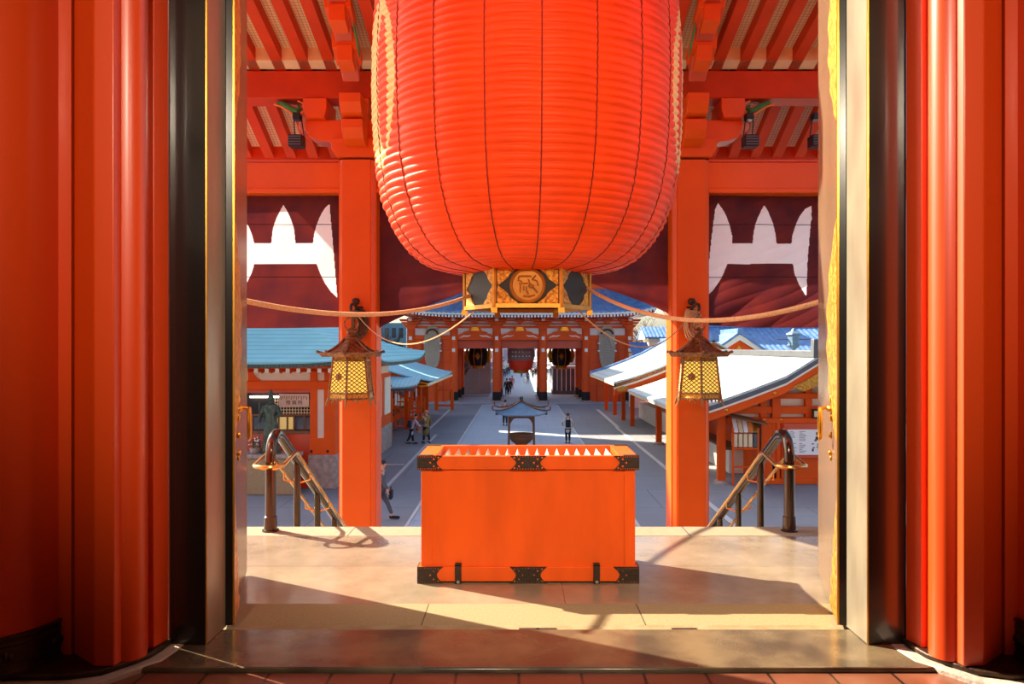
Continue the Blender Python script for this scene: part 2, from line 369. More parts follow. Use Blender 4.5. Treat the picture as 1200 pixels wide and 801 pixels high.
    bd = MB(); bd.lathe([(.42, 0), (.436, 0), (.436, .012), (.428, .018), (.428, .045), (.434, .05), (.434, .06), (.428, .065), (.428, .135), (.434, .14), (.434, .15), (.428, .155), (.428, .172), (.436, .178), (.436, .19), (.42, .19)], (cx, 4.0, .06), 64)
    band = bd.build('foot_band', 'bronze', t)
    em = MB()
    for aa in range(10):
        an = -PI/2+aa*PI/5+.2
        if sx > 0: an = -PI/2-aa*PI/5-.2
        for k in (-1, 0, 1):
            c = Vector((cx+.43*math.cos(an+k*.055), 4.0+.43*math.sin(an+k*.055), .155-abs(k)*.008)); em.ell(c, (.014, .014, .02+.006*(k == 0)), 8, 6)
        for zz in (.09, .222):
            for k in (-1, 1):
                em.ell((cx+.432*math.cos(an+.3+k*.02), 4.0+.432*math.sin(an+.3+k*.02), zz), .006, 6, 4)
    em.build('leaf_emblem', 'iron', band)
side(-1, 'left'); side(1, 'right')

# ================================================================ the offertory box
Y0, Y1 = 5.38, 6.0
xl, xr = X_(490, Y0), X_(748, Y0)
bt = thing('offertory_box', ((xl+xr)/2, (Y0+Y1)/2, 0), 'big vermilion wooden offertory box with iron corner plates and slatted top, on the platform', 'offertory box')
zt, zr = .89, .795
MB().box(xl+.028, xr-.028, Y0+.02, Y1-.02, .04, .8).build('body_panel', 'vermB', bt)
for a, b in ((xl+.02, xl+.095), (xr-.095, xr-.02)):
    MB().box(a, b, Y0+.012, Y0+.03, .1, zr).build('corner_board', 'vermB', bt, bevel=.003)
MB().box(xl, xr, Y0, Y1, .012, .115).build('base_board', 'vermB', bt, bevel=.004)
rim = MB(); t_ = .13
rim.box(xl, xr, Y0, Y0+.05, zr, zt); rim.box(xl, xr, Y1-.05, Y1, zr, zt)
rim.box(xl, xl+t_, Y0+.05, Y1-.05, zr, zt); rim.box(xr-t_, xr, Y0+.05, Y1-.05, zr, zt)
rim.build('top_rim', 'vermB', bt, bevel=.004)
for k in range(17):
    cx = xl+t_+.035+(xr-xl-2*t_-.07)*k/16
    MB().prism([(cx-.03, zt-.095), (cx+.03, zt-.095), (cx, zt-.018)], Y0+.05, Y1-.05, 'Y').build('slat', 'slat', bt)
def notched(x0, x1, z0, z1, nl, nr_):
    """plate outline with ogee ends"""
    pts = []; n = 8
    def end(x, sgn):
        r = []
        for k in range(n+1):
            q = k/n; r.append((x+sgn*(.0+.045*abs(2*q-1)**1.6), z0+(z1-z0)*q))
        return r
    R = end(x1, 1) if nr_ else [(x1, z0), (x1, z1)]
    Lf = end(x0, -1) if nl else [(x0, z0), (x0, z1)]
    return R+list(reversed(Lf))
xc = (xl+xr)/2
for z0, z1 in ((zr-.001, zt+.004), (.0, .116)):
    for a, b, nl, nr_ in ((xl-.006, xl+.13, 0, 1), (xc-.085, xc+.085, 1, 1), (xr-.13, xr+.006, 1, 0)):
        pm = MB().prism(notched(a, b, z0, z1, nl, nr_), Y0-.008, Y0+.001, 'Y')
        p = pm.build('iron_plate', 'iron', bt)
        rv = MB()
        for ex, on in ((a, nl), (b, nr_)):
            if on:
                s = -1 if ex == a else 1
                for dx, dz in ((-.02, .25), (-.02, .75), (-.045, .5), (.012, .14), (.012, .86)):
                    rv.ell((ex+s*dx, Y0-.008, z0+(z1-z0)*dz), (.007, .004, .007), 8, 5)
        for k in range(9):
            for zz in (.08, .92): rv.ell((a+(b-a)*(k+.5)/9, Y0-.008, z0+(z1-z0)*zz), (.0035, .003, .0035), 6, 4)
        rv.build('rivet', 'vermS' if z0 > .3 else 'copper', p)
for a, b in ((xl-.006, xl+.1), (xr-.1, xr+.006)):     # the plates returning over the top corners and down the sides
    MB().box(a, b, Y0-.006, Y0+.05, zt, zt+.005).build('corner_cap', 'iron', bt)
    MB().box(a, b, Y1-.06, Y1+.006, zt, zt+.005).build('corner_cap', 'iron', bt)
for s, x in ((-1, xl), (1, xr)):
    for z0, z1 in ((zr, zt), (0, .116)):
        for y in (Y0, Y1-.12): MB().box(x, x+s*.006, y, y+.12, z0, z1).build('side_plate', 'iron', bt)
for px in (537, 699):
    x = X_(px, Y0); h = MB().box(x-.022, x+.022, Y0-.02, Y0-.008, .0, .135); h.box(x-.022, x+.022, Y0-.02, Y0+.02, .125, .14)
    hk = h.build('hasp', 'iron', bt, bevel=.002)
    MB().ell((x, Y0-.02, .012), (.014, .014, .014), 8, 6).build('hasp_pin', 'steel', hk)

# ================================================================ handrails
def handrail(sx, label):
    x = AX+sx*2.33
    t = thing('handrail', (x, 6.9, 0), label, 'handrail')
    r = .047; sl = -.576
    MB().tube([(x, 6.9, .0), (x, 6.9, .62)], r, 20).build('front_post', 'rail', t)
    MB().lathe([(.075, 0), (.075, .012), (.058, .02), (.056, .13), (.05, .135)], (x, 6.9, .004), 24).build('post_collar', 'rail', t)
    pts = [(x, 6.9, .6), (x, 6.9, .68), (x, 6.915, .75), (x, 6.95, .81), (x, 7.01, .85), (x, 7.08, .857), (x, 7.16, .835)]
    y, z = 7.16, .835
    while y < 13.0:
        y += .3; pts.append((x, y, .835+sl*(y-7.16)))
    MB().tube(pts, r, 20).build('top_rail', 'rail', t)
    for k in range(8):
        y = 7.72+k*.78
        zt_ = .835+sl*(y-7.16)
        step = -(int((y-7.07)/.33)+1)*.186
        MB().tube([(x, y, step), (x, y, zt_)], .034, 14).build('rail_post', 'rail', t)
        for dz in (.28,):
            MB().tube([(x-.13, y, zt_-.115), (x-.13, y, zt_-.19), (x-.05, y, zt_-.215), (x+.05, y, zt_-.215), (x+.13, y, zt_-.19), (x+.13, y, zt_-.115)], .009, 6).build('bracket', 'brass', t)
    # brass grab rail looping round the front post
    lp = []
    for s in (1,):
        yy = 13.0
        while yy > 7.35: lp.append((x+.13, yy, .64+sl*(yy-7.3))); yy -= .4
        lp.append((x+.13, 7.3, .64)); lp.append((x+.13, 7.2, .655))
        for k in range(13): lp.append((x+.13*math.cos(PI*k/12), 6.87-.13*math.sin(PI*k/12), .6))
        lp.append((x-.13, 7.2, .655)); lp.append((x-.13, 7.3, .64)); yy = 7.4
        while yy < 13.0: lp.append((x-.13, yy, .64+sl*(yy-7.3))); yy += .4
    MB().tube(lp, .017, 10).build('grab_rail', 'brass', t)
    MB().tube([(x-.13, 6.87, .585), (x-.05, 6.87, .56), (x+.05, 6.87, .56), (x+.13, 6.87, .585)], .009, 6).build('bracket', 'brass', t)
handrail(-1, 'brown steel stair handrail with brass grab rail, left of the offertory box')
handrail(1, 'brown steel stair handrail with brass grab rail, right of the offertory box')
# ================================================================ great red lantern
LC = Vector((AX, 9.3, 0))
prof = [(2.53, .66), (2.545, .74), (2.57, .95), (2.615, 1.13), (2.69, 1.27), (2.79, 1.39), (2.93, 1.50), (3.1, 1.60), (3.35, 1.695), (3.7, 1.765), (4.1, 1.795), (4.7, 1.812), (5.2, 1.80), (5.7, 1.77), (6.2, 1.70), (6.6, 1.58), (6.9, 1.38), (7.1, 1.1), (7.2, .8)]
def rad(z):
    for (z0, r0), (z1, r1) in zip(prof, prof[1:]):
        if z <= z1: q = (z-z0)/(z1-z0); return r0+(r1-r0)*q
    return prof[-1][1]
# arc length table so the ribs are spaced along the skin
arc = [(0, 2.53)]; z = 2.53
while z < 7.2:
    z2 = min(7.2, z+.005); arc.append((arc[-1][0]+math.hypot(z2-z, rad(z2)-rad(z)), z2)); z = z2
TL = arc[-1][0]; NR = int(TL/.082); SUB = 6; NC = 20; SEG = 9
def z_at(s):
    lo = 0; hi = len(arc)-1
    while hi-lo > 1:
        m_ = (lo+hi)//2
        if arc[m_][0] < s: lo = m_
        else: hi = m_
    a, b = arc[lo], arc[hi]; q = (s-a[0])/max(1e-9, b[0]-a[0]); return a[1]+(b[1]-a[1])*q
rings = []
for i in range(NR):
    for k in range(SUB): rings.append((i, k/SUB))
rings.append((NR, 0))
vs = []; NS = NC*SEG
wob = [[random.uniform(-.012, .012) for c in range(NC)] for i in range(NR+1)]
amp = [[random.uniform(.75, 1.3) for c in range(NC)] for i in range(NR+1)]
for i, q in rings:
    for k in range(NS):
        c, fr = divmod(k, SEG); fr /= SEG
        w0 = wob[i][c]*(1-fr)+wob[i][(c+1) % NC]*fr
        a0 = amp[i][c]*(1-fr)+amp[i][(c+1) % NC]*fr
        s = min(TL, max(0, (i+q)*TL/NR+w0*(1 if 0 < i < NR else 0))); z = z_at(s); r = rad(z)
        prof_q = math.sin(PI*q)**.5*.032*a0 if q > 0 else 0
        bul = .012*math.sin(PI*fr)
        r2 = r+prof_q*(.35+.65*math.sin(PI*fr)**.5)+bul
        an = math.radians(-90+4)+2*PI*(k/NS)
        vs.append((LC.x+r2*math.cos(an), LC.y+r2*math.sin(an), z+ (0)))
nr = len(rings)
fs = [(i*NS+k, i*NS+(k+1) % NS, (i+1)*NS+(k+1) % NS, (i+1)*NS+k) for i in range(nr-1) for k in range(NS)]
# lantern paper: red with cream crest rings painted on its two flanks
m = mat('red lantern paper', '#f24a02', .55, 0, .06, .14, 3, bump=.12, bscale=30, spec=.25, crough=.4, trans=.12)
K['lanternpaper'] = m
nt = m.node_tree; b = nt.nodes['Principled BSDF']; L = nt.links.new
tc = nt.nodes.new('ShaderNodeTexCoord'); sp = nt.nodes.new('ShaderNodeSeparateXYZ'); L(tc.outputs['Object'], sp.inputs[0])
def mth(op, a=None, b_=None, va=0, vb=0):
    n = nt.nodes.new('ShaderNodeMath'); n.operation = op; n.inputs[0].default_value = va; n.inputs[1].default_value = vb
    if a is not None: L(a, n.inputs[0])
    if b_ is not None: L(b_, n.inputs[1])
    return n.outputs[0]
ax_ = sp.outputs[0]; ny = mth('MULTIPLY', sp.outputs[1], vb=-1)
ang = mth('ARCTAN2', ax_, ny)                       # 0 faces the doorway, grows to both flanks
zz = sp.outputs[2]
def inside(ca, ha, cz, hz):
    u = mth('DIVIDE', mth('SUBTRACT', ang, vb=math.radians(ca)), vb=math.radians(ha))
    w = mth('DIVIDE', mth('SUBTRACT', zz, vb=cz), vb=hz)
    d = mth('ADD', mth('POWER', mth('ABSOLUTE', u), vb=2), mth('POWER', mth('ABSOLUTE', w), vb=2))
    return mth('LESS_THAN', d, vb=1)
ring = mth('ADD', mth('SUBTRACT', inside(-66, 15, 4.6, .95), inside(-60.5, 5, 4.55, .74)), mth('SUBTRACT', inside(75, 15, 4.6, .95), inside(70, 5, 4.55, .74))); 
mixn = nt.nodes.new('ShaderNodeMix'); mixn.data_type = 'RGBA'; mixn.inputs[7].default_value = hexc('#f2cf84')
old = [l for l in nt.links if l.to_socket == b.inputs['Base Color']][0].from_socket
L(ring, mixn.inputs[0]); L(old, mixn.inputs[6]); L(mixn.outputs[2], b.inputs['Base Color'])
for n in nt.nodes:
    if n.type == 'BSDF_TRANSLUCENT': L(mixn.outputs[2], n.inputs[0])
lt = thing('giant_lantern', (LC.x, LC.y, 0), 'giant ribbed red paper lantern hanging over the platform, gilt medallion on its base', 'lantern')
WL[lt.name] = Vector((LC.x, LC.y, 0))
MB().add(vs, fs).build('paper_body', 'lanternpaper', lt, smooth=180)
cord_m = K['cord'] = mat('dark red cord', '#6e1a08', .8)
for c in range(NC):
    an = math.radians(-90+4)+2*PI*c/NC; pts = []
    for i in range(0, NR*2+1):
        z = z_at(i/2*TL/NR); r = rad(z)+(.008 if i % 2 == 0 else .018)
        pts.append((LC.x+r*math.cos(an), LC.y+r*math.sin(an), z))
    MB().tube(pts, .007, 5).build('cord', 'cord', lt)
# hexagonal gilt base
HX = .755
def hexp(r, z, off=0):
    return [(LC.x+r*math.cos(math.radians(60*k)), LC.y+r*math.sin(math.radians(60*k)), z) for k in range(6)]
zb, ztp = 2.10, 2.60
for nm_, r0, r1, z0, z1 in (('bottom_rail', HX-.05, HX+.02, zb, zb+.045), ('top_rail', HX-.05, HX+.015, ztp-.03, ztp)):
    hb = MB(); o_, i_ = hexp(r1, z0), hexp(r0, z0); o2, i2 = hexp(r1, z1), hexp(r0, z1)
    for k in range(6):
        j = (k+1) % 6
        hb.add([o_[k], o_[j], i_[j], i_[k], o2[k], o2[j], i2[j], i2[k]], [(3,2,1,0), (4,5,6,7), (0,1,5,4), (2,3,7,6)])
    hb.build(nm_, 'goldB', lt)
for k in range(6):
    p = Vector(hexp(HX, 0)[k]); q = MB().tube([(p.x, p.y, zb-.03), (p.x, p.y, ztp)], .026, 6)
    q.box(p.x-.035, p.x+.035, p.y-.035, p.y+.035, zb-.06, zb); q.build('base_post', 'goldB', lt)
for k in range(6):
    a = Vector(hexp(HX-.012, 0)[k]); c = Vector(hexp(HX-.012, 0)[(k+1) % 6]); mid = (a+c)/2; e = (c-a).normalized(); nn = (mid-Vector((LC.x, LC.y, 0))).normalized(); w = (c-a).length/2
    def T(u, h, d): return Vector((mid.x, mid.y, 0))+e*u+nn*d+Vector((0, 0, h))
    pn = MB(); pn.add([T(u, h, d) for d in (-.012, 0) for u, h in ((-w, zb), (w, zb), (w, ztp), (-w, ztp))], [(3,2,1,0), (4,5,6,7), (0,1,5,4), (1,2,6,5), (2,3,7,6), (3,0,4,7)])
    pan = pn.build('base_panel', 'lacq', lt)
    H = (ztp-zb)/2; zc = (ztp+zb)/2
    for su in (-1, 1):
        for sh in (-1, 1):
            n = 12; out = []
            for i in range(n+1):
                t = i/n; cu = w*.52*(1-t)+.0; 
                hh = H*.86*(t**1.0)*(1+.0)+.018*math.sin(t*PI*5)
                out.append((su*(w-.028-(w*.64)*(1-t)**.9-.01*math.sin(t*PI*4)), zc+sh*(H-.04-H*.9*t**1.1)))
            poly = [(su*(w-.028), zc+sh*(H-.04))]+out
            m_ = len(poly); vs2 = [T(u, h, .0) for u, h in poly]+[T(u, h, .012) for u, h in poly]
            MB().add(vs2, [(0, i, i+1) for i in range(1, m_-1)]+[(m_, m_+i+1, m_+i) for i in range(1, m_-1)]+[(i, i+1, m_+i+1, m_+i) for i in range(1, m_-1)]).build('filigree_plate', 'gold', pan, smooth=0)
    if k in (4,):   # the panel that faces the doorway
        med = MB(); R = .205; seg = 48
        for (r0, d0), (r1, d1) in zip([(R, 0), (R, .02), (R-.015, .035), (R-.03, .03), (R-.036, .016), (0.0001, .018)], [(R, .02), (R-.015, .035), (R-.03, .03), (R-.036, .016), (0.0001, .018), (0, .018)]):
            med.add([T(r*math.cos(2*PI*i/seg), zc-.0+r*math.sin(2*PI*i/seg), d) for r, d in ((r0, d0), (r1, d1)) for i in range(seg)], [(i, (i+1) % seg, seg+(i+1) % seg, seg+i) for i in range(seg)])
        mdl = med.build('medallion', 'goldM', pan)
        gl = MB(); s_ = R*.8
        for st_ in ([(-.6, .62), (.25, .62)], [(-.6, .62), (-.66, .35), (-.4, .25)], [(-.6, .12), (0, .12)], [(-.5, .12), (-.52, -.5)], [(-.28, -.02), (-.28, -.35)], [(-.1, -.1), (-.08, -.4), (.05, -.62)],
                    [(.55, .66), (.3, .42)], [(.3, .42), (.62, .3), (.72, -.02)], [(.12, .1), (.3, -.02), (.45, -.05)], [(.1, -.12), (.42, -.2), (.66, -.5)], [(.05, .4), (.12, .12), (.05, -.1)], [(-.3, -.72), (.1, -.78), (.5, -.66)]):
            gl.tube([T(x*s_*(-1 if e.x < 0 else 1), zc+y*s_, .022) for x, y in st_], .010, 6)
        gl.build('seal_character', 'goldM', mdl)
# beam and rod it hangs from
lb = MB(); lb.lathe([(.8, 0), (.86, .03), (.86, .28), (.8, .3)], (LC.x, LC.y, 7.18), 24); lb.build('top_cap', 'goldP', lt)
MB().tube([(LC.x, LC.y, 7.48), (LC.x, LC.y, 8.3)], .05, 10).build('hanging_rod', 'iron', lt)

# ================================================================ porch: pillars, beams, rafters, roof
PY = 15.0
def zraf(y): return 7.07-.28*(y-PY) if y <= 15.25 else 7.0-.49*(y-15.25)
for sx, word in ((-1, 'left'), (1, 'right')):
    cx = AX+sx*3.27; h = .37; c1 = .085
    t = thing('porch_pillar', (cx, PY+h, GZ), 'square vermilion porch pillar with moulded corners, %s of the giant lantern' % word, 'pillar')
    sec = []
    for ax_s, ay_s in ((1, 1), (-1, 1), (-1, -1), (1, -1)):
        a = [(h, h-c1-.02), (h-.022, h-c1-.02), (h-.022, h-c1), (h-c1, h-.022), (h-c1-.02, h-.022), (h-c1-.02, h)]
        if ax_s*ay_s < 0: a = list(reversed(a))
        sec += [(cx+ax_s*p[0], PY+h+ay_s*p[1]) for p in a]
    MB().prism(sec, GZ+.35, 5.32).build('shaft', 'verm', t)
    MB().box(cx-.62, cx+.62, PY-.2, PY+.94, GZ-.05, GZ+.2).build('plinth', 'stone', t, bevel=.03)
    MB().box(cx-.405, cx+.405, PY-.035, PY+2*h+.035, GZ+.2, GZ+.62).build('foot_shoe', 'bronze', t, bevel=.01)
def beam(nm, x0, x1, y0, y1, z0, z1, label, lip=True):
    t = thing(nm, ((x0+x1)/2, (y0+y1)/2, z0), label, 'beam')
    MB().box(x0, x1, y0, y1, z0, z1).build('beam_body', 'verm' if lip else 'raft', t, bevel=.02)
    if lip:
        MB().box(x0, x1, y0-.03, y0+.05, z0-.01, z0+.085).build('lower_moulding', 'verm', t, bevel=.015)
        MB().box(x0, x1, y0-.02, y1+.02, z1, z1+.05).build('cap_strip', 'vermD', t, bevel=.01)
    return t
beam('tie_beam', -9, AX-3.62, PY+.12, PY+.7, 4.70, 5.3, 'vermilion tie beam over the curtain left of the left porch pillar')
beam('tie_beam', AX-2.9, AX+2.9, PY+.12, PY+.7, 4.70, 5.3, 'vermilion tie beam between the two porch pillars, behind the giant lantern')
beam('tie_beam', AX+3.62, 9.2, PY+.12, PY+.7, 4.70, 5.3, 'vermilion tie beam over the curtain right of the right porch pillar')
beam('purlin', -6.5, 6.7, PY-.02, PY+.5, 6.51, 7.05, 'deep red upper purlin carrying the porch rafters', lip=False)
# porch roof: boards above, each rafter a part
rf = thing('porch_roof', (AX, 15.5, 7), 'porch roof of red rafters and cream boards seen from below', 'roof')
YA, YM, YB = 10.2, 15.25, 17.4; XH = 7.1
def slab2(x0, x1, d0, d1, mb=None, ya=YA, yb=YB):
    mb = mb or MB()
    vs = [(x, y, zraf(y)+d) for d in (d0, d1) for y in (ya, YM, yb) for x in (x0, x1)]
    return mb.add(vs, [(0,1,3,2), (2,3,5,4), (6,8,9,7), (8,10,11,9), (0,6,7,1), (4,5,11,10), (0,2,8,6), (2,4,10,8), (1,7,9,3), (3,9,11,5)])
brd = K['board'] = brick_mat('cream ceiling boarding', '#f0dab2', '#ecd3a6', '#b99a6c', .07, .07, .006, .8, 0, .3, off=0, noise=.08, nscale=3)
slab2(AX-XH, AX+XH, .25, .33).build('ceiling_board', 'board', rf)
slab2(AX-XH-.1, AX+XH+.1, .331, .62, ya=YA-.05, yb=YB+.1).build('roof_deck', 'teal', rf)
x = .25
while x < XH:
    for s in (-1, 1): slab2(AX+s*x-.105, AX+s*x+.105, 0, .25).build('rafter', 'raft', rf)
    x += .5
for (ya, yb) in ((14.72, 14.98),):
    fb = MB(); fb.add([(xx, y, zraf(y)+dd) for dd in (-.0, .25) for xx, y in ((AX-XH, ya), (AX+XH, ya), (AX+XH, yb), (AX-XH, yb))], [(3,2,1,0), (4,5,6,7), (0,1,5,4), (1,2,6,5), (2,3,7,6), (3,0,4,7)])
    fb.build('filler_board', 'cream', rf)
MB().add([(xx, y, zraf(y)+dd) for dd in (-.04, .62) for xx, y in ((AX-XH-.1, YB), (AX+XH+.1, YB), (AX+XH+.1, YB+.12), (AX-XH-.1, YB+.12))], [(3,2,1,0), (4,5,6,7), (0,1,5,4), (1,2,6,5), (2,3,7,6), (3,0,4,7)]).build('eave_board', 'raft', rf)
# brackets
def bracket(sx, word):
    cx = AX+sx*3.25; y0, y1 = PY+.05, PY+.6
    t = thing('bracket_set', (cx, PY+.4, 5.35), 'stack of red bracket arms and blocks on top of the %s porch pillar' % word, 'bracket')
    def blk(x, w, z0, z1, ya=y0-.12, yb=y1+.12):
        mb = MB(); hw = w/2; zm = z0+(z1-z0)*.45; i = .1*w
        mb.prism([(x-hw+i, z0), (x+hw-i, z0), (x+hw, zm), (x+hw, z1), (x-hw, z1), (x-hw, zm)], ya, yb, 'Y')
        return mb.build('bearing_block', 'verm', t, bevel=.012)
    blk(cx, 1.0, 5.36, 5.72)
    pts = [(cx-1.05, 6.12), (cx-1.05, 5.93), (cx-.98, 5.80), (cx-.8, 5.72), (cx-.6, 5.70), (cx-.52, 5.62), (cx-.4, 5.55), (cx+.4, 5.55), (cx+.52, 5.62), (cx+.6, 5.70), (cx+.8, 5.72), (cx+.98, 5.80), (cx+1.05, 5.93), (cx+1.05, 6.12)]
    MB().prism(pts, y0+.05, y1-.05, 'Y').build('bracket_arm', 'verm', t, bevel=.012)
    for dx in (-.82, 0, .82): blk(cx+dx, .46, 6.12, 6.5)
    # carved cloud nose beyond the arm
    s = sx
    cl = MB().prism([(cx+s*1.02, 6.42), (cx+s*1.02, 5.95), (cx+s*1.14, 5.9), (cx+s*1.2, 6.0), (cx+s*1.17, 6.15), (cx+s*1.22, 6.3), (cx+s*1.34, 6.38), (cx+s*1.5, 6.42), (cx+s*1.62, 6.47)], y0+.1, y1-.2, 'Y')
    c = cl.build('carved_nose', 'pink', t, bevel=.02)
    MB().tube([(cx+s*1.6, y0+.06, 6.46), (cx+s*1.5, y0+.04, 6.44), (cx+s*1.38, y0+.02, 6.37), (cx+s*1.28, y0+.02, 6.31), (cx+s*1.2, y0+.02, 6.29), (cx+s*1.15, y0+.03, 6.34), (cx+s*1.19, y0+.03, 6.41)], [.03, .05, .06, .06, .06, .045, .02], 8).build('green_scroll', 'green', c)
    MB().tube([(cx+s*1.66, y0+.04, 6.43), (cx+s*1.5, y0+.03, 6.37), (cx+s*1.38, y0+.01, 6.29), (cx+s*1.27, y0+.01, 6.22), (cx+s*1.15, y0+.02, 6.21), (cx+s*1.06, y0+.02, 6.3), (cx+s*1.09, y0+.02, 6.44), (cx+s*1.19, y0+.02, 6.49)], .02, 6).build('orange_outline', 'orange', c)
    # arms stepping out towards the hall
    for k, (za, yb) in enumerate(((5.55, 14.5), (5.98, 14.3))):
        MB().prism([(15.1, za), (yb+.35, za), (yb+.12, za+.08), (yb, za+.25), (yb, za+.42), (15.1, za+.42)], cx-.2, cx+.2, 'X').build('cross_arm', 'verm', t, bevel=.012)
bracket(-1, 'left'); bracket(1, 'right')
for sx, word in ((-1, 'left'), (1, 'right')):
    cx = AX+sx*3.217
    t = thing('rainbow_beam', (cx, 13, 6), 'curved red beam climbing from the %s porch pillar brackets towards the hall' % word, 'beam')
    n = 24; up = []; lo = []
    for k in range(n+1):
        q = .1+.9*k/n; y = 14.7-3.9*q; zc = 6.35+2.3*math.sin(q*PI/2)
        up.append((y, zc+.42)); lo.append((y, zc-.12))
    MB().prism(up+list(reversed(lo)), cx-.16-.0, cx+.16, 'X').build('curved_beam', 'vermD', t, bevel=.02)
    # blocks and arms stepping up below it
    y, z = 13.95, 6.75
    for k in range(5):
        zc = 6.35+2.3*math.sin((14.7-y)/3.9*PI/2)
        MB().prism([(y+.27, zc-.02), (y+.2, zc-.2), (y-.2, zc-.2+.18), (y-.27, zc+.25)], cx-.23, cx+.23, 'X').build('bearing_block', 'verm', t, bevel=.012)
        MB().prism([(y+.2, zc-.2), (y+.08, zc-.36), (y-.22, zc-.25), (y-.25, zc+.02)], cx-.14, cx+.14, 'X').build('small_arm', 'verm', t, bevel=.01)
        y -= .56
    MB().tube([(13.9, 0, 0)] and [(cx+sx*-.24, 13.9, 6.9), (cx+sx*-.25, 13.7, 7.0), (cx+sx*-.24, 13.5, 7.2), (cx+sx*-.24, 13.35, 7.3)], [.01, .022, .022, .01], 8).build('green_scroll', 'green', t)
# black floodlights under the eaves
fl = []
for px, Y, s in ((348, 14.9, 1), (877, 14.9, -1), (955, 14.9, -1)):
    x = X_(px, Y); zt_ = Z_(135, Y)
    t = thing('floodlight', (x, Y, zt_-.65), {348: 'black floodlight hung beside the left porch pillar brackets', 877: 'black floodlight hung beside the right porch pillar brackets', 955: 'black floodlight under the eaves next to the right door leaf'}[px], 'floodlight')
    MB().box(x-.06, x+.08, Y-.1, Y+.1, zt_-.1, zt_+.03).build('mount', 'lampB', t, bevel=.01)
    for dx in (-.07, .11): MB().bar((x+dx*.8, Y-.02, zt_-.05), (x+dx+s*.05, Y-.06, zt_-.45), .018, .018, (0,1,0)).build('yoke', 'lampB', t)
    hd = MB().box(x-.12, x+.15, Y-.2, Y+.08, zt_-.64, zt_-.42).build('lamp_head', 'lampB', t, bevel=.01)
    fn = MB()
    for k in range(4): fn.box(x-.1, x+.13, Y-.215, Y-.2, zt_-.62+k*.05, zt_-.60+k*.05)
    fn.build('cooling_fin', 'grey', hd)
hb_ = MB().box(-4.5, 4.7, 9.0, 9.6, 8.1, 8.5).build('lantern_beam', 'vermD', bevel=.03)
tag(hb_, 'heavy red beam high above, from which the giant lantern hangs', 'beam')
# ================================================================ curtain
CY = 15.45
def cdisp(x, z, k):
    a = .012 if k < 0 else .03
    d = a*math.sin(x*3.1+z*2.3)+a*.6*math.sin(x*5.7-z*4.1+1)
    if k > 0: d += .07*(abs(math.sin((x*.9-z*1.25)*3.2))**.5)*max(0, math.sin(x*1.1+z*1.5)+.4)+.025*abs(math.sin((x*.7-z*1.5)*8+math.sin(x*2)))**.6
    return d
# crest shapes as seen straight on: an upper and a lower edge per piece
def lobe_up(cx, hw, top, base):            # ogive
    r = []
    for i in range(17):
        q = i/16*2-1; r.append((cx+hw*q, base-(base-top)*(1-abs(q)**1.0)**.5 if abs(q) < 1 else base))
    return r, [(cx-hw, base+.3), (cx+hw, base+.3)]
def crest_px(mir, off):
    """in photo pixels, for the left panel (mir False) or its counterpart on the right"""
    f = (lambda x: x) if not mir else (lambda x: off-x)
    def mk(t, b):
        T = [(f(x), y) for x, y in t]; B = [(f(x), y) for x, y in b]
        if mir: T.reverse(); B.reverse()
        return T, B
    out = []
    out.append(mk([(291 if not mir else 298, 285), (398 if False else 371, 285)], [(291 if not mir else 298, 309), (371, 309)]))
    out.append(mk(*lobe_up(332, 14.2, 240, 285.2)))
    # side lobe: tip up at 386,239, outer edge leans to 395,348
    tp = [(366.5, 286), (368, 275), (371, 264), (376, 252), (381, 244), (386.5, 239), (387.2, 250), (389, 272), (391, 297), (393, 322), (395, 348)]
    bt_ = [(366.5, 287), (368, 296), (370.5, 308), (375, 320), (381, 332), (388, 342), (395, 348.5)]
    out.append(mk(tp, bt_))
    tp2 = [(266, 284), (268, 239), (274, 243), (281, 250), (287, 258), (292, 266), (296, 276), (298.5, 286)]
    bt2 = [(266, 330), (268, 340), (275, 344), (283, 340), (290, 329), (295, 319), (298, 309), (298.5, 300)]
    out.append(mk(tp2, bt2))
    return out
R_ = []
def flip(ps): return [(1229-x, y) for x, y in reversed(ps)]
R_.append(([(852, 285), (930, 285)], [(852, 309), (930, 309)]))
R_.append(lobe_up(896, 14.5, 240, 285.2))
R_.append(([(829, 345), (832.5, 300), (836, 265), (838, 245), (841, 238), (846, 244), (852, 254), (856, 266), (858, 276), (858.5, 286)], [(829, 346), (835, 341), (842, 332), (848, 322), (853, 309), (857, 296), (858, 291), (858.2, 289), (858.4, 288), (858.5, 287)]))
R_.append(([(927.5, 286), (929, 277), (933, 264), (939, 252), (945, 244), (952.5, 240)], [(927.5, 290), (929, 309), (932, 322), (938, 336), (944.5, 347.5), (952.5, 241)]))

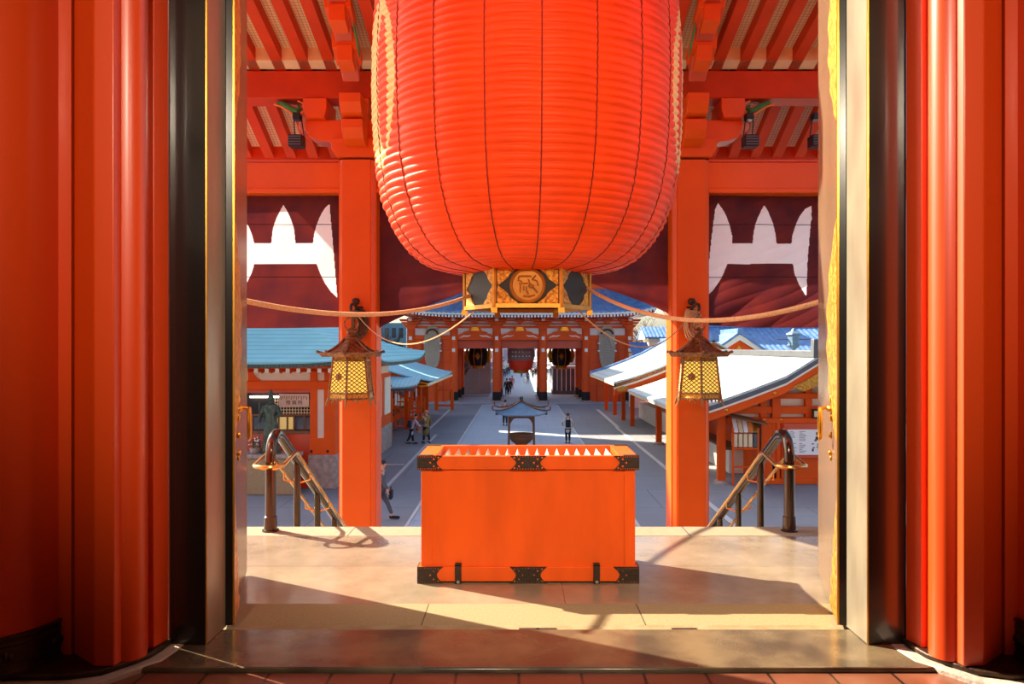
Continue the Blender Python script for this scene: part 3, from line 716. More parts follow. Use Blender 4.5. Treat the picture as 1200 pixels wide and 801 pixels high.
def in_crest(px, py, pieces):
    def ev(pts, x):
        for (xa, ya), (xb, yb) in zip(pts, pts[1:]):
            if xa <= x <= xb: return ya+(yb-ya)*(x-xa)/(xb-xa+1e-9)
        return None
    for t, b_ in pieces:
        if px < t[0][0] or px > t[-1][0]: continue
        a, b = ev(t, px), ev(b_, px)
        if b is None: b = b_[-1][1] if px > b_[-1][0] else b_[0][1]
        if a is not None and a <= py <= b: return True
    return False
def curtain(x0, x1, zbot, k, label, pieces, cell=.0125):
    nx = int((x1-x0)/cell); nz = int(2.76/cell); vs = []; cl = MB(); cr = MB(); f1 = []; f2 = []
    for j in range(nz+1):
        for i in range(nx+1):
            x = x0+(x1-x0)*i/nx; z = 4.82+(zbot(x)-4.82)*j/nz; vs.append(Vector((x, CY+cdisp(x, z, k), z)))
    for j in range(nz):
        for i in range(nx):
            q = j*(nx+1)+i; f = (q, q+1, q+nx+2, q+nx+1); c = (vs[f[0]]+vs[f[2]])/2
            (f2 if in_crest(VX+c.x*F/CY, HZ-(c.z-CZ)*F/CY, pieces) else f1).append(f)
    def sel(fs):
        used = sorted({i for f in fs for i in f}); mp = {u: n for n, u in enumerate(used)}
        return MB().add([vs[u] for u in used], [tuple(mp[i] for i in f) for f in fs])
    o = sel(f1).build('temple_curtain', 'curt', smooth=60); tag(o, label, 'curtain')
    sel(f2).build('white_crest', 'crest', o, smooth=60)
    return o
cl_ = curtain(-7.2, AX-3.217-.415, lambda x: Z_(383.2-1.2*math.sin((x+3.6)*.9), CY), -1, 'maroon temple curtain with white crest, flat, left of the left porch pillar', crest_px(False, 0))
cr_ = curtain(AX+3.217+.415, 7.4, lambda x: Z_(380+2.2*max(0, min(1, (x-3.8)/1.0))**.6*1.6, CY), 1, 'maroon temple curtain with white crest, creased, right of the right porch pillar', R_)
# middle curtain, gathered up at its centre with swagged folds
def zmid(x):
    q = min(1, abs(x-AX)/2.9)
    return Z_(384, CY)+(1.18 if x < AX else 1.35)*(1-q)**.9+(0 if x < AX else .28*q)
def mid(u, v):
    x = AX-2.9+5.8*u; zb_ = zmid(x); z = 4.82+(zb_-4.82)*v
    q = min(1, abs(x-AX)/2.9)
    s = v*v*(1-q*.55)
    d = .05*math.sin(v*26+q*5)*s+.03*math.sin(v*47+q*9)*s*v+.012*math.sin(x*4)
    return (x, CY+d, z)
mc = MB().sheet(mid, 90, 150).build('temple_curtain', 'curt', smooth=60)
tag(mc, 'maroon temple curtain gathered up behind the giant lantern between the porch pillars', 'curtain')
for par, a, b, k in ((cl_, -7.1, AX-3.64, -1), (cr_, AX+3.64, 7.3, 1)):
    for py in (263, 324.5):
        z = Z_(py, CY)
        MB().tube([(a+(b-a)*i/60, CY-.006+cdisp(a+(b-a)*i/60, z, k), z) for i in range(61)], .007, 5).build('seam', 'seam', par)

# ================================================================ hanging metal lanterns
def hang_lantern(cx, rot, label, glabel):
    Y = 14.25; z0 = Z_(470, Y); t = thing('hanging_lantern', (cx, Y, z0-.05), label, 'lantern')
    def hexr(r, z, rt=rot): return [Vector((cx+r*math.cos(rt+PI/3*k), Y+r*math.sin(rt+PI/3*k), z)) for k in range(6)]
    zt_, zb_ = Z_(417, Y), Z_(466, Y); rt, rb = .335, .43
    # roof: six concave faces with a flared brim
    rp = [(.62, Z_(412.5, Y)), (.60, Z_(415.5, Y)), (.5, Z_(414.5, Y)), (.36, Z_(410, Y)), (.26, Z_(405.5, Y)), (.17, Z_(400.5, Y)), (.12, Z_(397, Y)), (.0, Z_(396, Y))]
    MB().lathe([(.0, rp[1][1]-.02)]+[(.56, rp[1][1]-.035)]+rp[:1]+rp[2:], (cx, Y, 0), 6, rot).build('roof', 'copper', t, smooth=20)
    rb_ = MB()
    for k in range(6):
        a = rot+PI/3*k
        rb_.tube([(cx+r*math.cos(a), Y+r*math.sin(a), z+.012) for r, z in rp[:1]+rp[2:-1]]+[], [.022]*6, 6)
        rb_.ell((cx+.63*math.cos(a), Y+.63*math.sin(a), rp[0][1]+.01), .03, 8, 6)
    rb_.build('roof_rib', 'copper', t)
    MB().lathe([(.0, 0), (.13, .0), (.14, .03), (.09, .05), (.06, .09), (.085, .13), (.09, .17), (.05, .21), (.02, .23), (0, .235)], (cx, Y, Z_(398, Y)), 16).build('finial', 'copper', t)
    zr_ = Z_(398, Y)+.3
    MB().tube([(cx+.13*math.cos(PI*2*k/20), Y, zr_+.12*math.sin(PI*2*k/20)) for k in range(20)], .014, 6, True).build('carrying_ring', 'copper', t)
    # frame
    A, B = hexr(rt, zt_), hexr(rb, zb_); fr = MB()
    for k in range(6):
        fr.tube([A[k], B[k]], .02, 6)
        j = (k+1) % 6
        for r, z in ((rt, zt_), (rt+.018, zt_-.08), (rb-.018, zb_+.1), (rb, zb_)):
            h_ = hexr(r, z); fr.bar(h_[k], h_[j], .03, .03)
    fr.build('frame', 'copper', t)
    for k in range(6):
        j = (k+1) % 6
        h1, h2 = hexr(rt+.012, zt_-.09), hexr(rb-.025, zb_+.11)
        a, b_, c, d = h2[k], h2[j], h1[j], h1[k]; n = ((b_-a).cross(d-a)).normalized(); cc = Vector((cx, Y, (zt_+zb_)/2))
        if (a-cc).dot(n) < 0: n = -n
        def Q(u, v, dd=0): return (a*(1-u)+b_*u)*(1-v)+(d*(1-u)+c*u)*v+n*dd
        pm = MB().add([Q(u, v, dd) for dd in (-.014, -.008) for u, v in ((0,0), (1,0), (1,1), (0,1))], [(3,2,1,0), (4,5,6,7), (0,1,5,4), (1,2,6,5), (2,3,7,6), (3,0,4,7)])
        pn = pm.build('paper_panel', 'paper', t, smooth=0)
        lt_ = MB(); NU, NV = 4, 8
        def clipline(p, q):
            lt_.tube([Q(*p, .002), Q(*q, .002)], .008, 4)
        for i in range(-NV, NU+1):
            # diagonals up-right and up-left in (u*NU, v*NV) cells
            u0, v0 = i/NU, 0.0; pts = []
            for sgn in (1, -1):
                pts = []
                for tt in range(0, NV+1):
                    uu = (i+tt)/NU if sgn > 0 else 1-(i+tt)/NU
                    if -1e-6 <= uu <= 1+1e-6: pts.append((min(1, max(0, uu)), tt/NV))
                if len(pts) > 1: clipline(pts[0], pts[-1])
        la = lt_.build('lattice', 'brassl', pn)
        # top and bottom pierced bands
        for (ra, za), (rc, zc_) in (((rt+.003, zt_-.02), (rt+.014, zt_-.075)), ((rb-.016, zb_+.085), (rb-.002, zb_+.015))):
            e1, e2 = hexr(ra, za), hexr(rc, zc_)
            MB().add([e1[k], e1[j], e2[j], e2[k]]+[p-n*.008 for p in (e1[k], e1[j], e2[j], e2[k])], [(0,1,2,3), (7,6,5,4), (0,4,5,1), (1,5,6,2), (2,6,7,3), (3,7,4,0)]).build('pierced_band', 'gold', t, smooth=0)
        # rosette on alternate faces
        if k % 2 == 0 or rot > .3:
            c0 = Q(.5, .5, .012); r_ = MB(); e = (b_-a).normalized(); w_ = n.cross(e)
            if k % 2 == 0:
                for q in range(8): 
                    pp = c0+e*(.05*math.cos(q*PI/4))+w_*(.05*math.sin(q*PI/4)); r_.ell(pp, (.024, .024, .024), 8, 5)
                r_.ell(c0, (.035, .035, .035), 10, 6); r_.build('rosette', 'brassl', pn)
    # flared feet
    ft = hexr(rb, zb_); f2 = hexr(rb+.05, zb_-.13); fe = MB()
    for k in range(6):
        fe.tube([ft[k], (ft[k]+f2[k])/2-Vector((0, 0, .0)), f2[k]], [.026, .018, .016], 6)
        j = (k+1) % 6; m1 = (ft[k]*.7+ft[j]*.3); m2 = ft[k]*.3+ft[j]*.7; md = (ft[k]+ft[j])/2
        for m_ in (m1, m2): fe.tube([m_, m_-Vector((0, 0, .05))], [.018, .012], 5)
        fe.ell(md-Vector((0, 0, .03)), (.02, .02, .035), 6, 5)
    fe.build('foot_fringe', 'brassl', t)
    MB().lathe([(0, 0), (.4, 0), (.4, .01), (0, .01)], (cx, Y, zb_-.005), 6, rot).build('bottom_plate', 'copper', t)
    # chain and wall hook (hook belongs to the pillar side: its own thing)
    ch = thing('hanging_chain', (cx, Y, zr_), 'chain and iron bracket holding the %s metal lantern off its pillar' % glabel, 'chain')
    z = zr_+.13; k = 0; top = Z_(366, 14.4)
    while z < 2.3:
        pts = [(cx+(.028*math.cos(PI*2*q/10) if k % 2 else 0), Y+(0 if k % 2 else .028*math.cos(PI*2*q/10)), z+.05*math.sin(PI*2*q/10)) for q in range(10)]
        MB().tube(pts, .011, 5, True).build('chain_link', 'copper', ch); z += .075; k += 1
    MB().tube([(cx, Y, z-.03), (cx, Y-.03, z+.02), (cx, Y, z+.07), (cx, Y+.2, z+.10), (cx, PY-.1, z+.02), (cx, PY+.005, z-.05)], .03, 8).build('bracket_arm', 'bronze', ch)
    MB().box(cx-.07, cx+.07, PY-.02, PY+.005, z-.16, z+.08).build('back_plate', 'bronze', ch, bevel=.01)
hang_lantern(AX-3.21, PI/2, 'hexagonal copper lantern with yellow panes hanging before the left porch pillar', 'left')
hang_lantern(AX+3.24, PI/2-math.radians(6), 'hexagonal copper lantern with yellow panes hanging before the right porch pillar', 'right')
# hooks and coiled ropes on the pillars
for sx, word in ((-1, 'left'), (1, 'right')):
    px = 417 if sx < 0 else 810.5
    x, z = X_(px, 14.95), Z_(353, 14.95)
    t = thing('rope_hook', (x, 15, z), 'bronze knob hook high on the %s porch pillar front' % word, 'hook')
    MB().lathe([(0, 0), (.06, 0), (.07, .02), (.045, .05), (.03, .09), (.06, .13), (.055, .17), (0, .19)], (0, 0, 0), 16).xf(Matrix.Translation((x, 15, z)) @ Matrix.Rotation(PI/2, 4, 'X')).build('knob', 'bronze', t)
    MB().tube([(x, 14.9, z-.02), (x+.01, 14.88, z-.12), (x, 14.87, z-.22), (x-.04, 14.88, z-.26), (x-.05, 14.9, z-.2)], .018, 6).build('hook', 'bronze', t)
    rc = MB(); x2 = x+(.06 if sx < 0 else -.02)
    for k in range(7):
        h = .27+.03*math.sin(k*2.1); w = .07+.012*k
        rc.tube([(x2+w*math.cos(PI*2*q/18)+(.02*k-.06), 14.93-.011*k, z-.15-h+h*math.sin(PI*2*q/18)) for q in range(18)], .017, 6, True)
    for k in range(5):
        rc.tube([(x2+.09*math.cos(PI*2*q/12), 14.87+.07*math.sin(PI*2*q/12), z-.2-.035*k) for q in range(12)], .017, 6, True)
    o = rc.build('rope_coil', 'ropeD' if sx < 0 else 'rope')
    tag(o, 'coil of %s rope hung on the hook of the %s porch pillar' % ('dark' if sx < 0 else 'pale', word), 'rope')
# long ropes
def sag(a, b, d, n=30):
    a, b = Vector(a), Vector(b); return [a.lerp(b, k/n)-Vector((0, 0, 4*d*(k/n)*(1-k/n))) for k in range(n+1)]
def rope(pts, r, label, m='rope'):
    o = MB().tube(pts, r, 8).build('rope', m); return tag(o, label, 'rope')
rope(sag(P(281, 351, 5.75), P(551, 346, 9.2), .165), .022, 'thick pale rope sagging from the left door leaf to the giant lantern base')
rope(sag(P(972, 350, 5.75), P(689, 338, 9.2), .26), .022, 'thick pale rope sagging from the right door leaf to the giant lantern base')
rope(sag(P(419, 369, 14.87), P(556, 364, 9.25), .48), .010, 'thin rope looping from the left pillar hook down and up to the giant lantern base')
rope(sag(P(806, 372, 14.87), P(678, 364, 9.25), .5), .010, 'thin rope looping from the right pillar hook down and up to the giant lantern base')
# ================================================================ courtyard ground
M_asph = brick_mat('grey courtyard paving', '#8b8d92', '#85878c', '#6d6f74', 3.0, 3.0, .02, .8, 0, .15, noise=.22, nscale=.6)
M_path = brick_mat('pale stone processional paving', '#a9b4c0', '#a2adba', '#8c97a4', 1.2, .6, .012, .65, 0, .15, noise=.15, nscale=.8)
S('courtyard_ground', MB().box(-90, 90, 7.3, 420, GZ-.6, GZ), M_asph)
S('path_1', MB().box(-3.08, 3.28, 13.3, 70, GZ-.01, GZ+.012), M_path)
S('path_2', MB().box(-14, 14.2, 67.8, 76.5, GZ-.01, GZ+.05), M_path)
S('path_3', MB().box(-3.08, 3.28, 76.5, 300, GZ-.01, GZ+.02), M_path)
for i, (xa, ya, xb, yb, w) in enumerate(((-4.75, 14, -4.75, 44, .07), (-5.5, 46, -5.55, 62, .09), (6.1, 14, 6.1, 48, .09), (6.2, 48, 6.35, 62, .12), (6.1, 41.2, 14, 41.2, .08), (-3.15, 13.3, -3.15, 67, .05), (3.35, 13.3, 3.35, 67, .05), (-14, 32.8, -4.9, 32.8, .1))):
    d = Vector((xb-xa, yb-ya, 0)).normalized(); n = Vector((d.y, -d.x, 0))*w; a, b = Vector((xa, ya, GZ+.014)), Vector((xb, yb, GZ+.014))
    S('trim_%d' % (9+i), MB().add([a-n, a+n, b+n, b-n]+[p-Vector((0, 0, .02)) for p in (a-n, a+n, b+n, b-n)], [(0,1,2,3), (7,6,5,4), (0,4,5,1), (1,5,6,2), (2,6,7,3), (3,7,4,0)]), 'concrete')

# ================================================================ incense burner
def burner():
    Y = 35.0; cx = X_(611, Y)
    t = thing('incense_burner', (cx, Y, GZ+.012), 'bronze incense burner under a small hipped roof with upturned corners, on the central path', 'incense burner')
    MB().box(cx-1.1, cx+1.1, Y-1.1, Y+1.1, GZ+.012, GZ+.25).build('stone_step', 'stone', t, bevel=.02)
    MB().lathe([(.0, .25), (.36, .25), (.3, .4), (.22, .5), (.28, .62), (.45, .74), (.54, .88), (.55, .96), (.6, 1.0), (.61, 1.06), (.57, 1.09), (.52, 1.04), (.45, .95), (0, .92)], (cx, Y, GZ), 32).build('bowl', 'wood', t)
    for a, b in ((-1, -1), (1, -1), (1, 1), (-1, 1)):
        x, y = cx+a*.55, Y+b*.55
        MB().tube([(x+a*.03, y+b*.03, GZ+.25), (x, y, -1.35)], .045, 8).build('post', 'wood', t)
    for p, q in (((-1, -1), (1, -1)), ((1, -1), (1, 1)), ((1, 1), (-1, 1)), ((-1, 1), (-1, -1))):
        A = Vector((cx+p[0]*.55, Y+p[1]*.55, 0)); B = Vector((cx+q[0]*.55, Y+q[1]*.55, 0)); n = 12; mb = MB(); prev = None
        d = (B-A).normalized(); no = d.cross(Vector((0, 0, 1)))*.03
        vs = []
        for k in range(n+1):
            u = k/n; s = abs(2*u-1); zl = -1.52-.38*max(0, (s-.55)/.45)**1.6
            pt = A.lerp(B, u)
            for sg in (-1, 1):
                vs.append(pt+no*sg+Vector((0, 0, zl))); vs.append(pt+no*sg+Vector((0, 0, -1.33)))
        fs = []
        for k in range(n):
            o = 4*k; fs += [(o, o+4, o+5, o+1), (o+3, o+7, o+6, o+2), (o, o+2, o+6, o+4), (o+1, o+5, o+7, o+3)]
        fs += [(0, 1, 3, 2), (4*n+2, 4*n+3, 4*n+1, 4*n)]
        MB().add(vs, fs).build('apron', 'wood', t)
    H = 1.15; ze, zp = -1.34, -.78
    rf_ = MB()
    for k in range(4):
        R = Matrix.Rotation(PI/2*k, 3, 'Z')
        def fn(u, v, R=R):
            w = H*(1-v); x = -w+2*w*u; e = abs(2*u-1)
            z = ze+(zp-ze)*(v**1.35)+.2*(e**5)*(1-v)**2
            p = R @ Vector((x, -w, 0)); return (cx+p.x, Y+p.y, z)
        rf_.patch(fn, 14, 10, (0, 0, -.05))
    rf_.build('roof', 'roofL', t, smooth=40)
    rr = MB()
    for a, b in ((-1, -1), (1, -1), (1, 1), (-1, 1)):
        pts = []
        for k in range(9):
            v = k/8; w = H*(1-v); pts.append((cx+a*w, Y+b*w, ze+(zp-ze)*(v**1.35)+.2*(1-v)**2+.03))
        e = pts[0]; pts = [(e[0]+a*.10, e[1]+b*.10, e[2]+.2), (e[0]+a*.13, e[1]+b*.13, e[2]+.1), (e[0]+a*.09, e[1]+b*.09, e[2]+.02)]+pts
        rr.tube(pts, .035, 6)
    rr.build('hip_ridge', 'copper', t)
    MB().lathe([(0, 0), (.1, 0), (.12, .04), (.06, .07), (.09, .13), (.08, .2), (0, .25)], (cx, Y, zp-.02), 12).build('finial', 'verdi', t)
burner()

# ================================================================ generic roof helpers
def zc(a, b, v, p=1.35): return a+(b-a)*v**p
def hip_roof(par, x0, x1, y0, y1, xr0, yr0, xr1, yr1, ze, zr_, m, lift=.35, th=.22, p=1.3, eave='eave'):
    """ridge from (xr0,yr0) to (xr1,yr1); corners of the eave lifted"""
    E = [Vector((x0, y0, 0)), Vector((x1, y0, 0)), Vector((x1, y1, 0)), Vector((x0, y1, 0))]
    if xr0 == xr1: Rg = [(xr0, yr0), (xr0, yr0), (xr0, yr1), (xr0, yr1)]
    else: Rg = [(xr0, yr0), (xr1, yr0), (xr1, yr0), (xr0, yr0)]
    for k in range(4):
        a, b = E[k], E[(k+1) % 4]; ra, rb = Vector(Rg[k]).to_3d(), Vector(Rg[(k+1) % 4]).to_3d()
        def fn(u, v):
            q = a.lerp(b, u).lerp(ra.lerp(rb, u), v); z = zc(ze, zr_, v, p)+lift*abs(2*u-1)**5*(1-v)**1.5
            return (q.x, q.y, z)
        MB().patch(fn, 20, 10, (0, 0, -.06)).build('roof_slope', m, par, smooth=40)
        def fe(u, v):
            q = a.lerp(b, u)*(1)+(((a+b)/2-(E[0]+E[2])/2).normalized())*.0; 
            return (q.x, q.y, ze-.05-th*v+lift*abs(2*u-1)**5)
        dn = ((E[0]+E[2])/2-(a+b)/2).normalized()*.12
        MB().patch(fe, 20, 1, dn).build('eave_edge', eave, par, smooth=40)
def slope(par, y0, y1, pts, m, th=.07, name='roof_slope', ny=2, eave=None, up=0):
    """roof surface extruded along the courtyard: pts is the cross-section (x, z), eave first"""
    n = len(pts)
    def fn(u, v):
        f = v*(n-1); i = min(n-2, int(f)); q = f-i
        x = pts[i][0]*(1-q)+pts[i+1][0]*q; z = pts[i][1]*(1-q)+pts[i+1][1]*q
        return (x, y0+(y1-y0)*u, z+up*abs(2*u-1)**4*(1-v))
    return MB().patch(fn, max(ny, 12 if up else 2), (n-1)*3, (0, 0, -th)).build(name, m, par, smooth=40)
def curve_pts(x0, z0, x1, z1, n=6, p=1.25): return [(x0+(x1-x0)*k/n, zc(z0, z1, k/n, p)) for k in range(n+1)]

# ================================================================ building at the left: office with green copper roof
FY = 27.3
bA = thing('temple_office', (-10.5, 33, GZ), 'red and white office under a green copper hipped roof, left of the left porch pillar', 'building')
hip_roof(bA, -16.2, -4.9, 26, 40.2, -10.6, 31.6, -10.6, 34.6, 1.13, 3.75, 'teal', th=.13)
MB().box(-15, -6.6, FY+.35, 39, GZ, .9).build('wall', 'plaster', bA)
MB().box(-16, -5.2, 26.25, 39.9, .93, 1.0).build('soffit', 'vermS', bA)
k = 0; x = -15.8
while x < -5.2:
    MB().box(x-.06, x+.06, 26.2, 27.6, .80, .93).build('rafter_end', 'vermS', bA) if x > -10.4 else None
    if x > -10.4: MB().box(x-.065, x+.065, 26.18, 26.2, .795, .935).build('rafter_tip', 'plaster', bA)
    x += .36
MB().box(-15, -6.55, FY+.0, FY+.36, .36, .95).build('frieze', 'plaster', bA)
def fpos(px): return X_(px, FY)
def fz(py): return Z_(py, FY)
for a, b in ((291, 303), (358, 372), (380, 396)):   # scalloped bracket boards in the frieze
    for k in range(3): pass
sc = MB()
for k in range(9):
    x = fpos(296)+k*.335; sc.prism([(x-.12, fz(434)), (x+.16, fz(434)), (x+.02, fz(437.5))], FY-.06, FY, 'Y')
sc.build('scalloped_board', 'vermS', bA)
for s, x in ((1, fpos(291)), (1, fpos(380.5))): MB().prism([(x, fz(446)), (x+.45, fz(446)), (x+.3, fz(442)), (x+.12, fz(436)), (x, fz(433))], FY-.06, FY, 'Y').build('frieze_bracket', 'vermS', bA)
MB().box(-15, -6.5, FY-.12, FY+.36, fz(456), fz(446)).build('lintel', 'vermS', bA, bevel=.02)
MB().box(-15, fpos(363.5), FY-.02, FY+.3, fz(460), fz(456)).build('lintel', 'vermD', bA)
for a, b in ((364, 372), (380.3, 388.5)):
    MB().box(fpos(a), fpos(b), FY-.1, FY+.3, fz(532), fz(430 if a == 364 else 446)).build('column', 'vermS', bA, bevel=.015)
MB().box(fpos(363.5), fpos(389), FY-.12, FY+.3, fz(532), fz(513)).build('sill_beam', 'vermS', bA, bevel=.01)
st2 = MB()
for px in (366, 385):
    st2.ell((fpos(px), FY-.13, fz(528)), (.05, .03, .05), 8, 6)
st2.build('nail_cover', 'ink', bA)
MB().box(fpos(372), fpos(380.3), FY-.02, FY+.3, fz(513), fz(455)).build('plaster_strip', 'plaster', bA)
MB().box(-6.68, -6.5, FY-.1, 39, GZ+.9, .4).build('side_wall', 'vermS', bA)
for y in (29.5, 32, 34.5, 37): MB().box(-6.55, -6.45, y, y+1.6, -1.6, .2).build('side_plaster', 'plaster', bA)
pl = MB().box(fpos(362.5), fpos(394.5), FY-.2, FY+1.2, GZ, fz(532)); pl.box(-6.7, -6.44, FY+1.2, 39, GZ, fz(532)); pl.build('stone_plinth', 'stone', bA, bevel=.03)
# window band
wx0, wx1 = fpos(285), fpos(363.5)
MB().box(-15, wx1, FY+.28, FY+.34, fz(505), fz(460)).build('dark_room_panel', 'dark', bA)  # flat dark panel, its colour standing in for the unlit room
MB().box(wx0, wx1, FY-.05, FY+.3, fz(508), fz(504.5)).build('window_sill', 'wood', bA, bevel=.01)
MB().box(-15, wx1, FY, FY+.36, GZ, fz(508)).build('red_dado', 'vermD', bA)
MB().box(wx0, wx1, FY+.2, FY+.27, fz(488), fz(485.5)).build('transom', 'wood', bA)
la = MB(); x = fpos(320)
while x < wx1: la.box(x-.012, x+.012, FY+.2, FY+.23, fz(486), fz(468)); x += .105
for py in (470, 473.5, 477, 480.5, 484): la.box(fpos(320), wx1, FY+.19, FY+.22, fz(py)-.012, fz(py)+.012)
la.build('lattice', 'cream', bA)
for a, b, m_ in ((295, 308, 'glass'), (320, 324, 'glassY'), (325.5, 334, 'glassY'), (336, 342, 'glassY'), (343.5, 354, 'glass'), (356, 363, 'glass')):
    w = MB().box(fpos(a), fpos(b), FY+.2, FY+.26, fz(503.5), fz(489)).build('window_pane', m_, bA)
for px in (293.5, 309.5, 324.7, 335, 342.8, 355, 319.5): MB().box(fpos(px)-.03, fpos(px)+.03, FY+.17, FY+.27, fz(505), fz(486)).build('mullion', 'wood', bA)
o = MB().box(fpos(291), fpos(326), FY+.15, FY+.21, fz(466.2), fz(464)).build('strip_lamp', 'tube'); tag(o, 'long bright fluorescent tube above the left office window', 'lamp')
sg = MB().box(fpos(328), fpos(363), FY-.12, FY-.07, fz(476), fz(461)).build('sign_board', 'signw', bevel=.008)
tag(sg, 'pale hanging board with three dark characters in the left office window', 'sign')
for i, ch in enumerate('授與所'):
    text_mb(ch, .17, lambda c, i=i: Vector((fpos(339+i*7)+c.x, FY-.125-c.z, fz(471.5)+c.y))).build('lettering', 'ink', sg, smooth=0)
tk = MB()
for i in range(16): tk.box(fpos(330.5+i*2)-.008, fpos(330.5+i*2)+.008, FY-.124, FY-.12, fz(468-(i*7) % 3), fz(463.5))
tk.build('small_lettering', 'bronze', sg)
# low stone wall with pots and the bronze statue
wl = MB().box(X_(280, 26), X_(344, 26), 26.0, 26.9, GZ, Z_(537, 26)).build('stone_wall', 'granite', bevel=.04)
tag(wl, 'low tan stone block wall in front of the left office', 'wall')
wc = MB().box(X_(280, 26)-.05, X_(345, 26)+.04, 25.93, 26.95, Z_(537, 26), Z_(532.5, 26)).build('wall_cap', 'stone', wl, bevel=.02)
top = Z_(532.5, 26)
def statue():
    cx, Y = X_(317.5, 26.4), 26.4
    t = thing('bronze_statue', (cx, Y, top), 'dark green bronze statue of a robed figure standing on the low stone wall', 'statue')
    b0 = top+.008
    MB().lathe([(.34, 0), (.36, .05), (.3, .1), (.27, .45), (.3, .5)], (cx, Y, b0), 8).build('pedestal', 'verdi', t)
    q = MB(); q.lathe([(.26, .5), (.25, .8), (.21, 1.15), (.24, 1.4), (.25, 1.55), (.2, 1.66), (.08, 1.72), (.07, 1.78)], (cx, Y, b0), 20, sy=.7)
    q.ell((cx, Y-.02, b0+1.88), (.095, .11, .13), 14, 10)
    q.tube([(cx-.2, Y, b0+1.58), (cx-.34, Y-.05, b0+1.3), (cx-.33, Y-.2, b0+1.1)], [.085, .075, .05], 10)
    q.tube([(cx+.2, Y, b0+1.58), (cx+.33, Y-.1, b0+1.35), (cx+.26, Y-.25, b0+1.25)], [.085, .075, .05], 10)
    q.tube([(cx+.15, Y-.18, b0+.55), (cx+.2, Y-.16, b0+1.0), (cx+.12, Y-.2, b0+1.4)], [.06, .09, .05], 8)
    q.build('robed_body', 'verdi', t)
    MB().lathe([(.02, 0), (.12, .01), (.11, .05), (.06, .1), (.05, .17), (0, .2)], (cx, Y, b0+1.98), 14).build('headdress', 'verdi', t)
    MB().tube([(cx-.33, Y-.22, b0+.5), (cx-.33, Y-.2, b0+1.75)], .018, 6).build('staff', 'verdi', t)
statue()
def pot(x, y, z, s, flower, label):
    t = thing('potted_plant', (x, y, z), label, 'potted plant')
    MB().lathe([(.1*s, 0), (.16*s, .02*s), (.2*s, .28*s), (.23*s, .3*s), (.22*s, .34*s), (.18*s, .33*s), (.17*s, .27*s), (0, .26*s)], (x, y, z), 18).build('pot', 'stone', t)
    lv = MB(); fl_ = MB()
    for i in range(38):
        a = random.random()*2*PI; r = random.random()*.28*s; h = (.35+random.random()*.5)*s
        p = Vector((x+r*math.cos(a), y+r*math.sin(a), z+h)); d = Vector((math.cos(a), math.sin(a), .8)).normalized()*.1*s; w = d.cross(Vector((0, 0, 1))).normalized()*.03*s
        lv.add([p-d, p+w, p+d, p-w, p+Vector((0, 0, .008))], [(0, 1, 4), (1, 2, 4), (2, 3, 4), (3, 0, 4), (0, 3, 2, 1)])
        if i % 2: fl_.ell(p+d*1.2, .04*s, 6, 5)
        if i % 3 == 0: lv.tube([(x, y, z+.25*s), p], .008*s, 4)
    lv.build('foliage', 'leafG', t, smooth=0); fl_.build('blossom', flower, t)
pot(X_(297, 26.25), 26.25, top, .6, 'white', 'small potted plant with white blossom on the stone wall, nearest the left door leaf')
pot(X_(303.5, 26.6), 26.6, top, .5, 'cPink', 'small potted plant between the white-blossomed pot and the bronze statue')

# ================================================================ low canopy building further along the left
bL = thing('stall_row', (-8.5, 50, GZ), 'long red stall row with pale blue sheet roof along the left of the courtyard', 'building')
slope(bL, 42.5, 57.7, curve_pts(-5.0, -.26, -7.9, .62), 'tealL', up=.12)
slope(bL, 42.5, 57.7, curve_pts(-10.8, -.26, -7.9, .62), 'tealL')
MB().prism([(-5.0, -.34), (-7.9, .54), (-10.8, -.34), (-10.8, -.52), (-7.9, .3), (-5.0, -.52)], 42.62, 42.75, 'Y').build('gable_board', 'vermS', bL)
MB().prism([(-5.0, -.34), (-5.5, -.2), (-5.9, -.36), (-5.4, -.56), (-5.0, -.48)], 42.55, 42.62, 'Y').build('gable_ornament', 'goldP', bL)
MB().prism([(-5.6, -.5), (-7.9, .3), (-10.2, -.5)], 43.2, 43.3, 'Y').build('gable_wall', 'plaster', bL)
MB().box(-5.06, -4.98, 42.5, 57.7, -.48, -.33).build('eave_board', 'cream', bL)
slope(bL, 42.55, 57.6, [(-5.15, -.36), (-7.2, -.36)], 'vermS', name='soffit')
hp = MB()
def fn(u, v):
    x = -9.6+(4.2)*u; y = 40.6+2.2*v
    return (x+(.0), y, -.45+.55*v**1.2+.15*abs(2*u-1)**5*(1-v))
hp.patch(fn, 12, 4, (0, 0, -.08)); hp.build('porch_roof', 'tealL', bL, smooth=40)
MB().box(-9.5, -5.5, 40.65, 40.8, -.66, -.5).build('porch_eave', 'grey', bL)
for i, y in enumerate((40.9, 47, 53, 57.4)): MB().box(-7.0, -6.75, y-.13, y+.13, GZ, -.35).build('post', 'vermS', bL, bevel=.01)
MB().box(-7.0, -6.75, 40.8, 57.5, -.62, -.4).build('post_beam', 'vermS', bL)
MB().box(-10.4, -8.4, 42, 57.5, GZ, -.36).build('stall_wall', 'vermS', bL)
for k in range(5):
    y = 43.2+k*2.7; MB().box(-8.4, -8.34, y, y+1.9, -1.75, -.7).build('shutter', 'glass', bL)
    MB().box(-8.4, -8.3, y+.2, y+1.6, -2.5, -1.95).build('counter_display', 'goldP' if k % 2 else 'cream', bL)
    MB().box(-8.38, -7.9, y-.1, y+2.0, -2.65, -2.52).build('counter', 'wood', bL)
